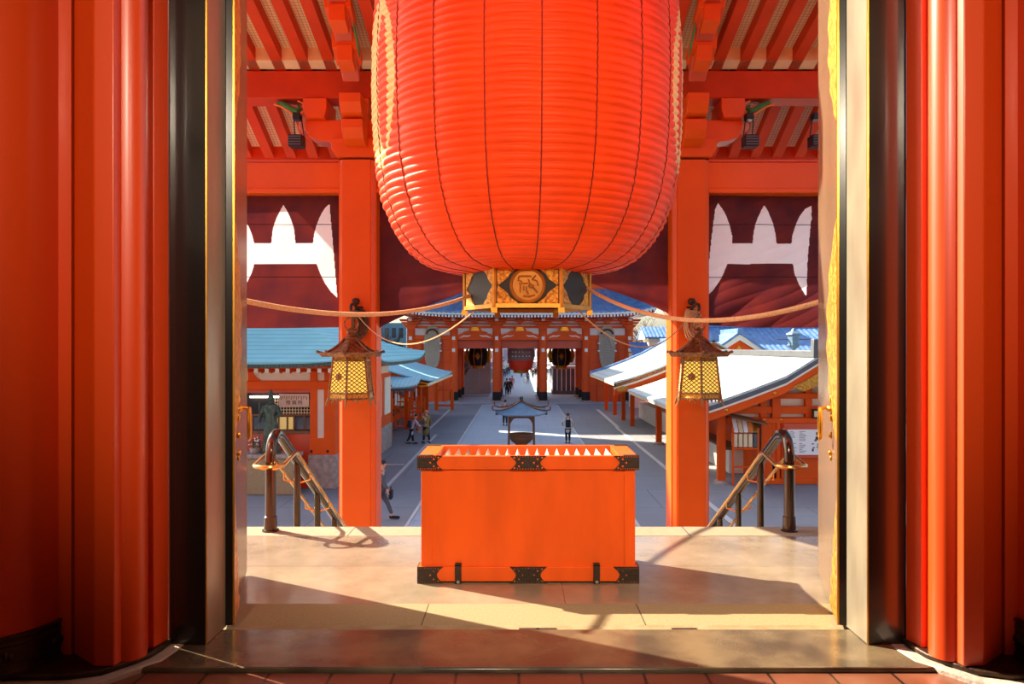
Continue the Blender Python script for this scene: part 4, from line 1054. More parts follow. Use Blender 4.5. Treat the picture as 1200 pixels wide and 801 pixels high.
for k in range(6):
    y = 43.5+k*2.3; o = MB().box(-7.6+.2*(k % 2), -7.55+.2*(k % 2), y, y+.5, -1.6-.2*(k % 3), -.9-.2*(k % 3)).build('notice', 'white'); 
    o.location.z += 0; MB().box(-7.59+.2*(k % 2), -7.56+.2*(k % 2), y+.23, y+.27, -.92-.2*(k % 3), -.42).build('hanger', 'cream', o)
    tag(o, 'white hanging notice under the left stall canopy', 'notice', 'notices under the left stall canopy')
for i, y in enumerate((60.8,)):
    pass
gt = thing('corner_shelter', (-7.6, 60.5, GZ), 'small red shelter of posts and a rail beside the gate at the left', 'shelter')
for x, y in ((-7.25, 58.8), (-6.6, 61.6), (-5.35, 61.6), (-8.6, 61.6)): MB().box(x-.13, x+.13, y-.13, y+.13, GZ, -.5 if x < -6 else -1.7).build('post', 'vermS', gt)
for z in (-3.0, -1.75): MB().box(-6.6, -5.35, 61.55, 61.65, z-.07, z+.07).build('rail', 'vermS', gt)
MB().box(-8.7, -6.4, 58.7, 61.8, -.5, -.38).build('cover', 'tealL', gt)
# red barriers
def barrier(x, y, w, ang, label):
    t = thing('red_barrier', (x, y, GZ), label, 'barrier', None)
    R = Matrix.Translation((x, y, 0)) @ Matrix.Rotation(ang, 4, 'Z')
    for s in (-1, 1):
        MB().box(s*w/2-.05, s*w/2+.05, -.05, .05, GZ, GZ+1.75).xf(R).build('upright', 'vermS', t)
        MB().box(s*w/2-.08, s*w/2+.08, -.35, .35, GZ, GZ+.1).xf(R).build('foot', 'grey', t)
    for z in (.25, .8, 1.05, 1.3, 1.72): MB().box(-w/2, w/2, -.025, .025, GZ+z-.04, GZ+z+.04).xf(R).build('rail', 'vermS', t)
    for k in range(1, 5): MB().box(-w/2+w*k/5-.03, -w/2+w*k/5+.03, -.02, .02, GZ+.25, GZ+1.72).xf(R).build('bar', 'vermS', t)
barrier(X_(476.5, 46.5), 46.5, 1.3, .1, 'red wooden barrier in front of the left stalls, nearest to the camera')
barrier(X_(489, 50.5), 50.5, 1.0, .3, 'red wooden barrier in front of the left stalls, behind the nearest one')

# ================================================================ right side: two canopy buildings
bR = thing('amulet_office', (9, 34, GZ), 'near red temple stall with a broad pale metal roof, right of the right porch pillar', 'building')
slope(bR, 27.0, 40.6, [(5.75, -.57), (6.4, -.42), (7.1, -.19), (8.2, .2), (9.4, .66), (10.6, 1.4)], 'whiteR', th=.09)
slope(bR, 27.0, 40.6, [(15.4, -.57), (14.7, -.42), (14.0, -.19), (12.9, .2), (11.8, .66), (10.6, 1.4)], 'whiteR', th=.09)
ge = [(5.75, -.66), (6.4, -.51), (7.1, -.28), (8.2, .11), (9.4, .57), (10.6, 1.31), (11.8, .57), (12.9, .11), (14, -.28), (15.4, -.66)]
def band(d0, d1): return [(x, z-d0) for x, z in ge]+[(x, z-d1) for x, z in reversed(ge)]
MB().prism(band(0, .17), 27.0, 27.15, 'Y').build('gable_edge', 'grey', bR)
MB().prism(band(.17, .24), 26.98, 27.15, 'Y').build('gable_trim', 'plaster', bR)
MB().prism(band(.24, .52), 27.03, 27.2, 'Y').build('barge_board', 'vermS', bR)
gn = MB()
for x, z in ((7.3, -.55), (9.0, .05)): gn.ell((x, 27.0, z), (.06, .03, .06), 8, 6)
gn.build('gilt_stud', 'goldP', bR)
MB().prism([(9.65, .28), (10.1, .5), (10.6, .8), (11.1, .5), (11.55, .28), (11.2, .1), (10.6, .35), (10.0, .1)], 26.98, 27.03, 'Y').build('gable_ornament', 'gold', bR)
MB().box(10.35, 10.85, 27.0, 40.6, 1.3, 1.55).build('ridge_cap', 'grey', bR, bevel=.03)
MB().box(10.33, 10.6, 26.9, 27.2, 1.3, 1.95).build('ridge_end', 'grey', bR, bevel=.03)
BY = 28.15
def bx(px): return X_(px, BY)
def bz(py): return Z_(py, BY)
MB().box(bx(893), 14, BY, 40, GZ, bz(540)).build('lower_wall', 'vermS', bR)
MB().box(bx(893), 14, BY+.02, 40, bz(540), bz(490)).build('upper_wall', 'vermS', bR)
MB().prism([(bx(853), bz(489)), (14.4, bz(489)), (14.0, -.5), (10.6, 1.0), (9.4, .3), (8.2, -.2), (bx(853), -.62)], BY+.3, BY+.4, 'Y').build('gable_plaster', 'plaster', bR)
for a, b in ((484.5, 476), (467, 460.5), (497, 489)):
    MB().box(bx(853 if a > 470 else 897), 14.2, BY+.05, BY+.32, bz(a), bz(b)).build('gable_beam', 'vermS', bR, bevel=.015)
for px, t_ in ((896, 464), (949, 447)): MB().box(bx(px)-.12, bx(px)+.12, BY+.08, BY+.34, bz(490), bz(t_)).build('gable_stud', 'vermS', bR)
for px in (895, 914.5): MB().ell((bx(px), BY-.04, bz(491)), (.07, .04, .05), 8, 6).build('gilt_stud', 'goldP', bR)
MB().box(bx(892), 14.2, BY-.07, BY+.05, bz(495.5), bz(489.5)).build('head_rail', 'vermS', bR, bevel=.01)
for px in (893.5, 911.5, 917.5): MB().box(bx(px)-.06, bx(px)+.06, BY-.05, BY+.02, bz(560), bz(495)).build('stile', 'vermS', bR, bevel=.01)
MB().box(bx(892), 14.2, BY-.09, BY+.02, bz(566.5), bz(560)).build('sill_beam', 'vermS', bR, bevel=.01)
# posts with stone feet
for px, Y in ((845, 28.3), (772, 39.7)):
    x = X_(px, Y); p = MB().box(x-.14, x+.14, Y-.14, Y+.14, GZ+.08, -.45).build('post', 'vermS', bR, bevel=.015)
    MB().lathe([(.3, 0), (.27, .1), (.2, .12)], (x, Y, GZ), 14).build('post_foot', 'stone', bR)
MB().box(7.1, 7.4, 27.2, 40.4, -.62, -.42).build('post_beam', 'vermS', bR)
MB().box(9.3, 9.6, BY, 40, GZ, -.2).build('stall_front', 'vermS', bR)
MB().box(5.8, 5.9, 27.1, 40.5, -.78, -.66).build('eave_board', 'cream', bR)
MB().box(8.35, 9.3, 30.5, 40, GZ, -2.4).build('counter', 'plaster', bR, bevel=.02)
MB().box(8.2, 9.35, 30.4, 40.1, -2.4, -2.3).build('counter_top', 'wood', bR, bevel=.02)
for k in range(7):
    y = 31+k*1.3; MB().box(9.2, 9.3, y, y+.95, -1.9, -.7).build('window_pane', 'glass' if k % 2 else 'glassY', bR)
# notice map board
nb = thing('map_board', (bx(940), BY-.1, bz(535)), 'framed white information board with map and text on the right red wall', 'notice board')
MB().box(bx(917), bx(975), BY-.12, BY-.07, bz(536), bz(495.5)).build('board_frame', 'vermD', nb, bevel=.01)
pn = MB().box(bx(921.5), bx(972), BY-.14, BY-.12, bz(532), bz(502.5)).build('board_panel', 'white', nb)
tx = MB(); random.seed(3)
for col, (a, b) in enumerate(((924, 932), (935, 944))):
    for r in range(15):
        if r == 7: continue
        y = 504.5+r*1.75; w = random.uniform(.35, 1)*(b-a)
        tx.box(bx(a), bx(a+w), BY-.145, BY-.14, bz(y+.55), bz(y))
tx.build('small_print', 'grey', pn)
mp_ = MB()
for i in range(26):
    x = 949+random.random()*20; y = 504+random.random()*24; w = 1+random.random()*3; h = .8+random.random()*2.5
    mp_.box(bx(x), bx(x+w), BY-.146, BY-.14, bz(y+h), bz(y))
mp_.build('map_blocks', 'ink', pn)
mp2 = MB()
for i in range(14):
    x = 949+random.random()*20; y = 504+random.random()*24; mp2.box(bx(x), bx(x+2.5), BY-.144, BY-.14, bz(y+2), bz(y))
mp2.build('map_blocks', 'granite', pn)
# tilted display rack of leaflets
rk = thing('leaflet_rack', (bx(872), BY-.2, bz(540)), 'tilted rack of leaflets under a small hood beside the right stall post', 'rack')
x0, x1 = bx(856), bx(885)
MB().patch(lambda u, v: (x0-.1+(x1-x0+.4)*u, 27.6+.75*v, bz(486)-.02+.1*v-.25*u), 2, 2, (0, 0, -.05)).build('hood', 'wood', rk)
MB().box(x1, x1+.12, 27.9, 28.4, bz(526), bz(492)).build('end_board', 'bronze', rk)
for k in range(5):
    a = x0+.03+k*.18; c = ['white', 'cream', 'white', 'orange', 'goldP'][k]
    m0 = MB(); m0.add([(a, 27.75, bz(505)), (a+.15, 27.75, bz(505)), (a+.15, 28.05, bz(490)), (a, 28.05, bz(490))]+[(a, 27.78, bz(505)), (a+.15, 27.78, bz(505)), (a+.15, 28.08, bz(490)), (a, 28.08, bz(490))], [(0,1,2,3), (7,6,5,4), (0,4,5,1), (1,5,6,2), (2,6,7,3), (3,7,4,0)])
    m0.build('leaflet', c, rk)
    MB().box(a, a+.13, 27.8, 28.1, bz(522), bz(507)).build('drawer', 'cream' if k < 4 else 'grey', rk)
for x in (x0, x1): MB().box(x-.03, x+.03, 27.78, 27.84, GZ, bz(500)).build('stand_leg', 'vermS', rk)
for z in (bz(524), bz(545)): MB().box(x0, x1, 27.77, 27.83, z-.03, z+.03).build('stand_rail', 'vermS', rk)
# small picture on the wall near the door
sp_ = MB().box(bx(951), bx(960), BY-.1, BY-.02, bz(490), bz(479)).build('wall_lamp', 'bronze', bevel=.01); tag(sp_, 'small dark framed lamp box on the right red wall by the door leaf', 'lamp')
MB().box(bx(953), bx(958), BY-.11, BY-.1, bz(488), bz(481)).build('lamp_glass', 'cream', sp_)

bQ = thing('stall_row', (9, 48, GZ), 'far red stall row with pale roof and blue edge tiles, right of the path', 'building')
Qp = [(5.15, -.22), (6.3, .12), (7.6, .6), (9.0, 1.2), (10.5, 2.05)]
slope(bQ, 41.4, 55.5, Qp, 'whiteR', th=.09); slope(bQ, 41.4, 55.5, [(21-x, z) for x, z in Qp], 'whiteR', th=.09)
gq = [(x, z-.09) for x, z in Qp]+[(21-x, z-.09) for x, z in reversed(Qp[:-1])]
def bandq(d0, d1): return [(x, z-d0) for x, z in gq]+[(x, z-d1) for x, z in reversed(gq)]
MB().prism(bandq(0, .2), 41.4, 41.55, 'Y').build('gable_edge', 'copper', bQ)
MB().prism(bandq(.2, .3), 41.38, 41.55, 'Y').build('gable_trim', 'plaster', bQ)
MB().prism(bandq(.3, .62), 41.45, 41.6, 'Y').build('barge_board', 'vermS', bQ)
MB().prism([(5.2, -.55), (5.6, -.42), (5.95, -.5), (5.7, -.7), (5.35, -.72)], 41.36, 41.45, 'Y').build('gable_ornament', 'gold', bQ)
MB().prism([(5.9, -.62), (10.5, 1.35), (15.1, -.62)], 42.0, 42.1, 'Y').build('gable_wall', 'plaster', bQ)
MB().box(5.9, 15, 41.85, 42.0, -.78, -.5).build('gable_beam', 'vermS', bQ)
for x in (7.2, 8.4, 9.6): MB().box(x-.15, x+.15, 41.8, 42.0, -.6, -.6+(x-5.9)*.42).build('gable_stud', 'vermS', bQ)
MB().prism([(x, z+.0) for x, z in Qp]+[(x, z+.16) for x, z in reversed(Qp)], 55.3, 55.75, 'Y').build('edge_tiles', 'tile', bQ)
MB().box(10.2, 10.8, 41.4, 55.5, 1.95, 2.3).build('ridge_cap', 'tile', bQ)
MB().box(5.15, 5.24, 41.4, 55.5, -.42, -.3).build('eave_board', 'cream', bQ)
for px, Y in ((741, 48.9), (730.5, 53)): 
    x = X_(px, Y); MB().box(x-.13, x+.13, Y-.13, Y+.13, GZ, -.2).build('post', 'vermS', bQ, bevel=.01)
MB().box(7.0, 7.3, 41.8, 55.3, -.42, -.2).build('post_beam', 'vermS', bQ)
MB().box(9.4, 14, 42, 55, GZ, -.1).build('stall_wall', 'vermS', bQ)
MB().box(8.6, 9.4, 42.5, 55, GZ, -2.2).build('counter', 'plaster', bQ)
for k in range(6):
    y = 42.8+k*2; MB().box(9.33, 9.4, y, y+1.4, -1.9, -.6).build('window_pane', 'glass', bQ)
o = thing('post_shelter', (7.1, 60, GZ), 'far red posts and pale cover beside the gate at the right', 'shelter')
for px, Y in ((720.5, 57), (710.5, 61.6)):
    x = X_(px, Y); MB().box(x-.13, x+.13, Y-.13, Y+.13, GZ, -.45).build('post', 'vermS', o)
MB().box(6.6, 9.5, 56.2, 62.2, -.45, -.33).build('cover', 'whiteR', o)

# ================================================================ blue tiled buildings behind on the right
def tiled(par, x0, x1, yA, zA, yB, zB, pitch=.36, amp=.055, name='tiled_slope'):
    n = int(abs(x1-x0)/pitch)*6
    def fn(u, v): return (x0+(x1-x0)*u, yA+(yB-yA)*v, zA+(zB-zA)*v+amp*abs(math.sin(PI*(x0+(x1-x0)*u)/pitch)))
    return MB().patch(fn, n, 6, (0, 0, -.2)).build(name, 'tile', par, smooth=60)
bt1 = thing('tiled_hall', (17, 50, GZ), 'hall with a blue ridged tile roof and small gable, behind the near right stall', 'building')
tiled(bt1, 15.0, 32, 58, 1.0, 64.5, 3.4, .42); tiled(bt1, 15.0, 32, 71, 1.0, 64.5, 3.4, .42)
MB().box(15.5, 31.6, 60, 69.5, GZ, 1.2).build('wall', 'plaster', bt1)
MB().box(14.9, 32.1, 64.2, 64.8, 3.3, 3.75).build('ridge', 'tile', bt1, bevel=.05)
# small cross gable with its tiled wings
gx, gy = X_(866, 56.6), 56.3
for s in (-1, 1):
    def fn(u, v, s=s): return (gx+s*(3.6*(1-v)), gy+5*u, .75+2.1*v**1.3+.05*abs(math.sin(u*30)))
    MB().patch(fn, 60, 6, (0, 0, -.2)).build('gable_slope', 'tile', bt1, smooth=60)
MB().prism([(gx-3.4, .52), (gx, 2.6), (gx+3.4, .52), (gx+2.9, .4), (gx, 2.2), (gx-2.9, .4)], gy+.05, gy+.2, 'Y').build('barge_board', 'plaster', bt1)
MB().prism([(gx-2.9, .4), (gx, 2.2), (gx+2.9, .4)], gy+.3, gy+.4, 'Y').build('gable_wall', 'vermS', bt1)
MB().prism([(gx-.5, 1.1), (gx, 1.8), (gx+.5, 1.1)], gy+.25, gy+.3, 'Y').build('gable_ornament', 'goldP', bt1)
MB().box(gx-.2, gx+.2, gy-.05, gy+5, 2.7, 3.05).build('gable_ridge', 'tile', bt1, bevel=.04)
MB().box(gx-3, gx+3, gy+.4, gy+4.5, GZ, .3).build('gable_body', 'vermS', bt1)
bt2 = thing('tiled_house', (15, 82, GZ), 'small white house with blue tile roof between the far gate and the right pillar', 'building')
tiled(bt2, X_(756, 82), X_(800, 82), 82, Z_(395, 82), 85, Z_(383, 85), .4, .06); tiled(bt2, X_(756, 82), X_(800, 82), 88, Z_(395, 82), 85, Z_(383, 85), .4, .06)
MB().box(X_(762, 82), X_(800, 82), 83, 87, GZ, Z_(394, 82)).build('wall', 'plaster', bt2)
def fn(u, v): return (X_(752+4.5*u, 81.9), 81.9+6.2*v, 0)
MB().prism([(82.6, Z_(397, 82)), (85, Z_(384, 85)), (87.4, Z_(397, 82))], X_(757, 82), X_(761.5, 82), 'X').build('gable_wall', 'plaster', bt2)
bt3 = thing('tiled_house', (14, 76, GZ), 'lower blue tile roof directly right of the far gate wall', 'building')
tiled(bt3, X_(742, 63.2), X_(764, 63.2), 63.2, Z_(415, 63), 65.8, Z_(401, 65.8), .4, .05); MB().box(X_(743, 63), X_(763, 63), 63.8, 66, GZ, Z_(414, 63)).build('wall', 'plaster', bt3)
def tree(x, y, h, label, grp):
    t = thing('bare_tree', (x, y, GZ), label, 'tree', grp)
    MB().tube([(x, y, GZ), (x+.1, y, GZ+h*.4), (x, y, GZ+h*.7)], [.3, .22, .12], 8).build('trunk', 'bark', t)
    br = MB()
    for i in range(60):
        a = random.random()*2*PI; z0 = GZ+h*(.3+.35*random.random()); l = h*(.15+.25*random.random())
        p = Vector((x, y, z0)); d = Vector((math.cos(a)*.7, math.sin(a)*.7, .8)); q = p+d*l*.5; r = q+Vector((math.cos(a+.6)*.5, math.sin(a+.6)*.5, .8))*l*.5
        br.tube([p, q, r], [.07, .04, .02], 4)
        for s in range(3):
            e = q.lerp(r, random.random()); f_ = e+Vector((random.uniform(-1, 1), random.uniform(-1, 1), random.uniform(.2, 1)))*l*.3; br.tube([e, f_], [.025, .012], 4)
    br.build('branches', 'bark', t)
tree(20, 95, 10.5, 'bare tree behind the white tiled house right of the gate', None)
tree(15.5, 97, 9.5, 'bare tree right behind the gate wall, left of the other bare tree', None)
tree(27, 92, 11, 'bare tree behind the blue tiled hall at the right', None)
# stone lantern post
t = thing('lamp_post', (X_(930, 41), 41, GZ), 'grey metal lantern post rising behind the near right stall roof', 'lamp post')
x, y = X_(930, 41), 41
MB().tube([(x, y, GZ), (x, y, Z_(408, 41))], .06, 8).build('post', 'grey', t)
MB().lathe([(.1, -.15), (.3, 0), (.36, .05), (.36, .12), (.3, .14), (.33, .6), (.42, .64), (.4, .7), (.14, .84), (.08, .95), (0, 1.0)], (x, y, Z_(406, 41)), 6).build('lamp_head', 'roofL', t, smooth=20)
MB().box(x-.9, x+.9, y-.03, y+.03, Z_(398, 41), Z_(396.8, 41)).build('cross_arm', 'grey', t)
# left distance
bD = thing('distant_block', (-13.5, 92, GZ), 'distant pale teal office block left of the gate', 'building')
MB().box(-19, -13.5, 92, 99, GZ, 4.6).build('wall', 'tealL', bD)
for k in range(6):
    for r in range(3): MB().box(-18.6+k*.85, -18.1+k*.85, 91.93, 92, 4.0-r*2.0-1.2, 4.0-r*2.0).build('window', 'glass', bD)
tree(-14.2, 84, 7.5, 'leafless red-brown tree in front of the distant teal block left of the gate', None)
# ================================================================ far gate (Y = 70)
GY = 70.0
def gx_(px, Y=GY): return X_(px, Y)
def gz_(py, Y=GY): return Z_(py, Y)
g = thing('temple_gate', (AX, 73, GZ), 'two-storey vermilion temple gate with blue tile roof closing the far end of the courtyard', 'gate')
cols = [481, 531.5, 582, 636.5, 687, 738]
zt2 = gz_(372)
for row, Yc in enumerate((70.4, 74.6, 78.6)):
    for i, px in enumerate(cols):
        x = gx_(px, 70)
        c = MB().lathe([(.37, .9), (.37, zt2-GZ)], (x, Yc, GZ), 20).build('column', 'vermG', g)
        MB().lathe([(.39, .1), (.39, .92), (.37, .95)], (x, Yc, GZ), 20).build('base_band', 'ink', c)
        MB().lathe([(.6, 0), (.58, .1), (.45, .14)], (x, Yc, GZ+.03), 16).build('base_stone', 'stone', c)
        if row == 0:
            for py in (396, 410): MB().box(x-.14, x+.14, Yc-.39, Yc-.36, gz_(py+2), gz_(py-2)).build('name_tag', 'white', c)
# lintels and upper bands
MB().box(gx_(477), gx_(742), 70.2, 70.6, gz_(397.5), gz_(392.5)).build('lower_tie_beam', 'vermG', g, bevel=.03)
for a, b in zip(cols[1:5], cols[2:5]):
    xa, xb = gx_(a)+.3, gx_(b)-.3
    MB().box(xa, xb, 70.9, 71.3, gz_(408), gz_(397)).build('lintel', 'vermD', g)
    w = xb-xa; m_ = (xa+xb)/2
    pts = []
    for k in range(21):
        q = k/20*2-1; pts.append((m_+q*w/2, gz_(392.3)+.28*(1-abs(q)**2.2)))
    MB().prism(pts+[(xb, gz_(398)), (xa, gz_(398))], 70.15, 70.5, 'Y').build('rainbow_beam', 'vermG', g)
    fr = [(m_-1.0, 0), (m_-.62, .08), (m_-.42, .42), (m_-.2, .55), (m_+.2, .55), (m_+.42, .42), (m_+.62, .08), (m_+1.0, 0), (m_+1.2, -.12), (m_-1.2, -.12)]
    MB().prism([(x, z+gz_(392.3)+.3) for x, z in fr], 70.1, 70.3, 'Y').build('frog_leg_strut', 'vermG', g)
    MB().prism([(m_-.4, gz_(392.3)+.38), (m_+.4, gz_(392.3)+.38), (m_+.25, gz_(392.3)+.72), (m_-.25, gz_(392.3)+.72)], 70.05, 70.12, 'Y').build('gilt_carving', 'goldP', g)
    for s, xx in ((1, xa), (-1, xb)): MB().tube([(xx+s*.25, 70.12, gz_(395.5)), (xx+s*.6, 70.12, gz_(393.5)), (xx+s*1.0, 70.12, gz_(393.6)), (xx+s*1.25, 70.12, gz_(392.6))], [.03, .07, .06, .02], 6).build('white_scroll', 'white', g)
MB().box(gx_(481), gx_(738), 70.45, 70.7, gz_(394), gz_(372)).build('plaster_band', 'white', g)
for py, h in ((383, 1.6), (379.3, 1.0), (375.5, 1.0), (372.2, 1.0)):
    MB().box(gx_(478), gx_(741), 70.2, 70.5, gz_(py+h*.7), gz_(py-h*.7)).build('bracket_rail', 'vermG', g)
for px in cols:
    x = gx_(px)
    for w, z0, z1 in ((.8, 386, 383), (1.25, 383, 380.2), (1.7, 379.6, 377), (2.1, 376.4, 373.6)):
        MB().prism([(x-w/2+.15, gz_(z0)), (x+w/2-.15, gz_(z0)), (x+w/2, gz_(z1)), (x-w/2, gz_(z1))], 69.9, 70.4, 'Y').build('bracket', 'vermG', g)
    MB().box(x-.15, x+.15, 69.6, 69.95, gz_(376), gz_(373)).build('white_nose', 'white', g)
for a, b in zip(cols, cols[1:]):
    m_ = (gx_(a)+gx_(b))/2
    for w, z0, z1 in ((.5, 380, 377.4), (1.0, 376.5, 373.8)): MB().prism([(m_-w/2+.15, gz_(z0)), (m_+w/2-.15, gz_(z0)), (m_+w/2, gz_(z1)), (m_-w/2, gz_(z1))], 70.0, 70.4, 'Y').build('mid_bracket', 'vermG', g)
# side bays walled with boards
for (a, b), wd in zip(((481, 531.5), (687, 738)), ('left', 'right')):
    w_ = MB().box(gx_(a)+.3, gx_(b)-.3, 70.3, 78.6, GZ, gz_(396)).build('bay_wall', 'vermG', g)
    for k in range(1, 5): MB().box(gx_(a)+.3, gx_(b)-.3, 70.27, 70.31, gz_(396+k*14.2), gz_(395.3+k*14.2)).build('board_joint', 'vermD', w_)
    for px in (a+12.5, b-12.5): MB().box(gx_(px)-.05, gx_(px)+.05, 70.22, 70.3, GZ, gz_(396)).build('stile', 'vermD', w_)
# first roof
EZ = gz_(371, 67)
MB().box(gx_(474, 67.5), gx_(744, 67.5), 67.6, 70.5, EZ+.1, EZ+.2).build('soffit', 'vermD', g)
x0, x1 = -10.6, 12.0; n = 78
for k in range(n):
    x = x0+.2+(x1-x0-.4)*k/(n-1); lf = .55*abs(2*k/(n-1)-1)**6
    rr = MB().box(x-.07, x+.07, 66.9, 69.6, EZ-.02+lf, EZ+.13+lf); rr.build('rafter', 'vermG', g)
for k in range(n):
    x = x0+.2+(x1-x0-.4)*k/(n-1); lf = .55*abs(2*k/(n-1)-1)**6
    MB().box(x-.08, x+.08, 66.87, 66.9, EZ-.04+lf, EZ+.14+lf).build('rafter_tip', 'white', g)
def fn(u, v): return (x0+(x1-x0)*u, 66.8, EZ+.17+.26*v+.55*abs(2*u-1)**6)
MB().patch(fn, 40, 1, (0, .1, 0)).build('fascia', 'white', g)
def fn(u, v):
    w = (x1-x0)/2*(1-.25*v); cx = (x0+x1)/2; xx = cx+(2*u-1)*w
    return (xx, 66.7+5.0*v, EZ+.45+2.7*v**1.25+.55*abs(2*u-1)**6*(1-v)+.06*abs(math.sin(PI*(cx+(2*u-1)*(x1-x0)/2)/.42)))
MB().patch(fn, 54*5, 8, (0, 0, -.15)).build('lower_roof', 'tile', g, smooth=60)
def fn(u, v):
    w = (x1-x0)/2*(1-.25*v); cx = (x0+x1)/2
    return (cx-(2*u-1)*w, 82.3-5.0*v, EZ+.45+2.7*v**1.25)
MB().patch(fn, 40, 8, (0, 0, -.15)).build('lower_roof', 'tile', g, smooth=60)
for s, xe in ((-1, x0), (1, x1)):
    def fn(u, v, s=s, xe=xe): return (xe-s*2.8*v, 66.7+5*v+(15.6-10*v)*u, EZ+.45+2.7*v**1.25+.5*abs(2*u-1)**6*(1-v))
    MB().patch(fn, 30, 8, (0, 0, -.15)).build('lower_roof', 'tile', g, smooth=60)
MB().box(-8.5, 8.7, 71, 78, EZ, EZ+6.5).build('upper_wall', 'vermG', g)
for k in range(5): MB().box(-8.2+k*3.4, -5.4+k*3.4, 70.9, 71, EZ+3.4, EZ+5.6).build('upper_panel', 'white', g)
hip_roof(g, -12.5, 12.7, 66.5, 82.5, -7, 74.5, 7.2, 74.5, EZ+6.3, EZ+12.5, 'tile', lift=.8)
# straw sandals on the bay walls
for px, wd in ((506.5, 'left'), (711.5, 'right')):
    Y = 70.0; x = gx_(px, Y); zc_, hz, hw = (gz_(382, Y)+gz_(431, Y))/2, (gz_(382, Y)-gz_(431, Y))/2, .76
    t = thing('giant_straw_sandal', (x, Y, zc_-hz), 'giant woven straw sandal hung on the %s bay of the far gate' % wd, 'straw sandal')
    pts = []
    for k in range(40):
        a = 2*PI*k/40; c, s_ = math.cos(a), math.sin(a)
        pts.append((x+hw*(abs(c)**.55)*(1 if c > 0 else -1)*(1-.06*(s_ < 0)), zc_+hz*(abs(s_)**.8)*(1 if s_ > 0 else -1)))
    MB().prism(pts, Y, Y+.22, 'Y').build('sole', 'straw', t, bevel=.04)
    wv = MB()
    for k in range(24):
        z = zc_-hz*.9+hz*1.75*k/23; q = (z-zc_)/hz; w = hw*(1-abs(q)**2.8)*.93
        wv.tube([(x-w, Y-.01, z), (x, Y-.03, z-.03), (x+w, Y-.01, z)], .035, 5)
    wv.build('woven_band', 'straw', t)
    for s in (-1, 1): MB().tube([(x+s*.04, Y-.06, zc_+hz*.62), (x+s*.28, Y-.12, zc_+hz*.3), (x+s*.5, Y-.1, zc_-.1), (x+s*.62, Y-.04, zc_-.45)], .07, 8).build('thong', 'straw', t)
    MB().tube([(x+.5*math.cos(PI*k/12), Y-.08, zc_+hz*.62+.42*math.sin(PI*k/12)) for k in range(13)], .08, 8).build('toe_rope', 'ropeD', t)
    for s in (-1, 1):
        for zz in (.35, -.35): MB().ell((x+s*hw, Y, zc_+zz), (.12, .08, .09), 8, 6).build('knot', 'white', t)
# lanterns hanging in the three open bays
def barrel(cx, Y, r, z0, z1, red, label):
    t = thing('gate_lantern', (cx, Y, z0-.3), label, 'lantern')
    H = z1-z0; prof = [(r*.55, 0)]+[(r*(.62+.38*math.sin(PI*(.12+.76*k/14))), H*k/14) for k in range(15)]+[(r*.55, H)]
    if red:
        MB().lathe([p for p in prof if p[1] <= H*.3+.01], (cx, Y, z0), 36).build('red_paper', 'lanternred', t)
        up = [p for p in prof if p[1] >= H*.28]
        b_ = MB().lathe([(0, up[0][1])]+up, (cx, Y, z0), 36).build('netted_paper', 'net', t)
        tx_ = MB()
        for rr in range(4):
            for k in range(6):
                a = -PI/2+(k-2.5)*.26; zz = z0+H*(.42+.13*rr); q = r*(.62+.38*math.sin(PI*(.12+.76*(zz-z0)/H)))+.02
                tx_.ell((cx+q*math.cos(a), Y+q*math.sin(a), zz), (.07, .02, .06), 6, 4)
        tx_.build('pale_characters', 'white', b_)
    else:
        MB().lathe(prof, (cx, Y, z0), 36).build('dark_body', 'lampB', t)
        for k in range(8):
            a = PI/8+k*PI/4
            MB().tube([(cx+(q+.01)*math.cos(a), Y+(q+.01)*math.sin(a), z0+z) for q, z in prof[1:-1]], .03, 6).build('gilt_rib', 'goldP', t)
        for k in range(4):
            a = k*PI/2-PI/2; q = r*1.0; mb = MB()
            mb.ell((cx+q*math.cos(a), Y+q*math.sin(a), z0+H*.5), (.16, .16, .34), 8, 6); mb.ell((cx+q*math.cos(a), Y+q*math.sin(a), z0+H*.5), (.26, .26, .1), 8, 6)
            mb.build('gilt_crest', 'goldP', t)
        for s in (-1, 1):
            MB().tube([(cx+s*r*1.02, Y, z0+H*.95), (cx+s*r*1.16, Y, z0+H*.55), (cx+s*r*1.0, Y, z0+H*.15)], [.1, .2, .12], 8).build('gilt_wing', 'goldP', t)
    MB().lathe([(r*.4, -.34), (r*.56, -.3), (r*.58, -.05), (r*.62, 0), (0, .01)], (cx, Y, z0), 24).build('gilt_base', 'goldP', t)
    MB().lathe([(r*.6, 0), (r*.62, .25), (r*.3, .4), (0, .42)], (cx, Y, z1), 24).build('gilt_cap', 'goldP', t)
    MB().tube([(cx, Y, z1+.3), (cx, Y, 3.2)], .05, 6).build('hanging_rod', 'ink', t)
K['lanternred'] = mat('red gate lantern paper', '#f2401c', .6)
K['net'] = mat('netted red paper', '#a8706a', .8, 0, 0, col2='#8e8a8c', vscale=14)
barrel(gx_(560, 74), 74.6, 1.0, Z_(428, 74.6), Z_(406, 74.6), False, 'dark round lantern with gilt ribs in the left open bay of the far gate')
barrel(gx_(658, 74), 74.6, 1.0, Z_(428, 74.6), Z_(406, 74.6), False, 'dark round lantern with gilt ribs in the right open bay of the far gate')
barrel(gx_(610.5, 74), 74.6, 1.32, Z_(433, 74.6), Z_(395, 74.6), True, 'netted red lantern hanging in the middle bay of the far gate')

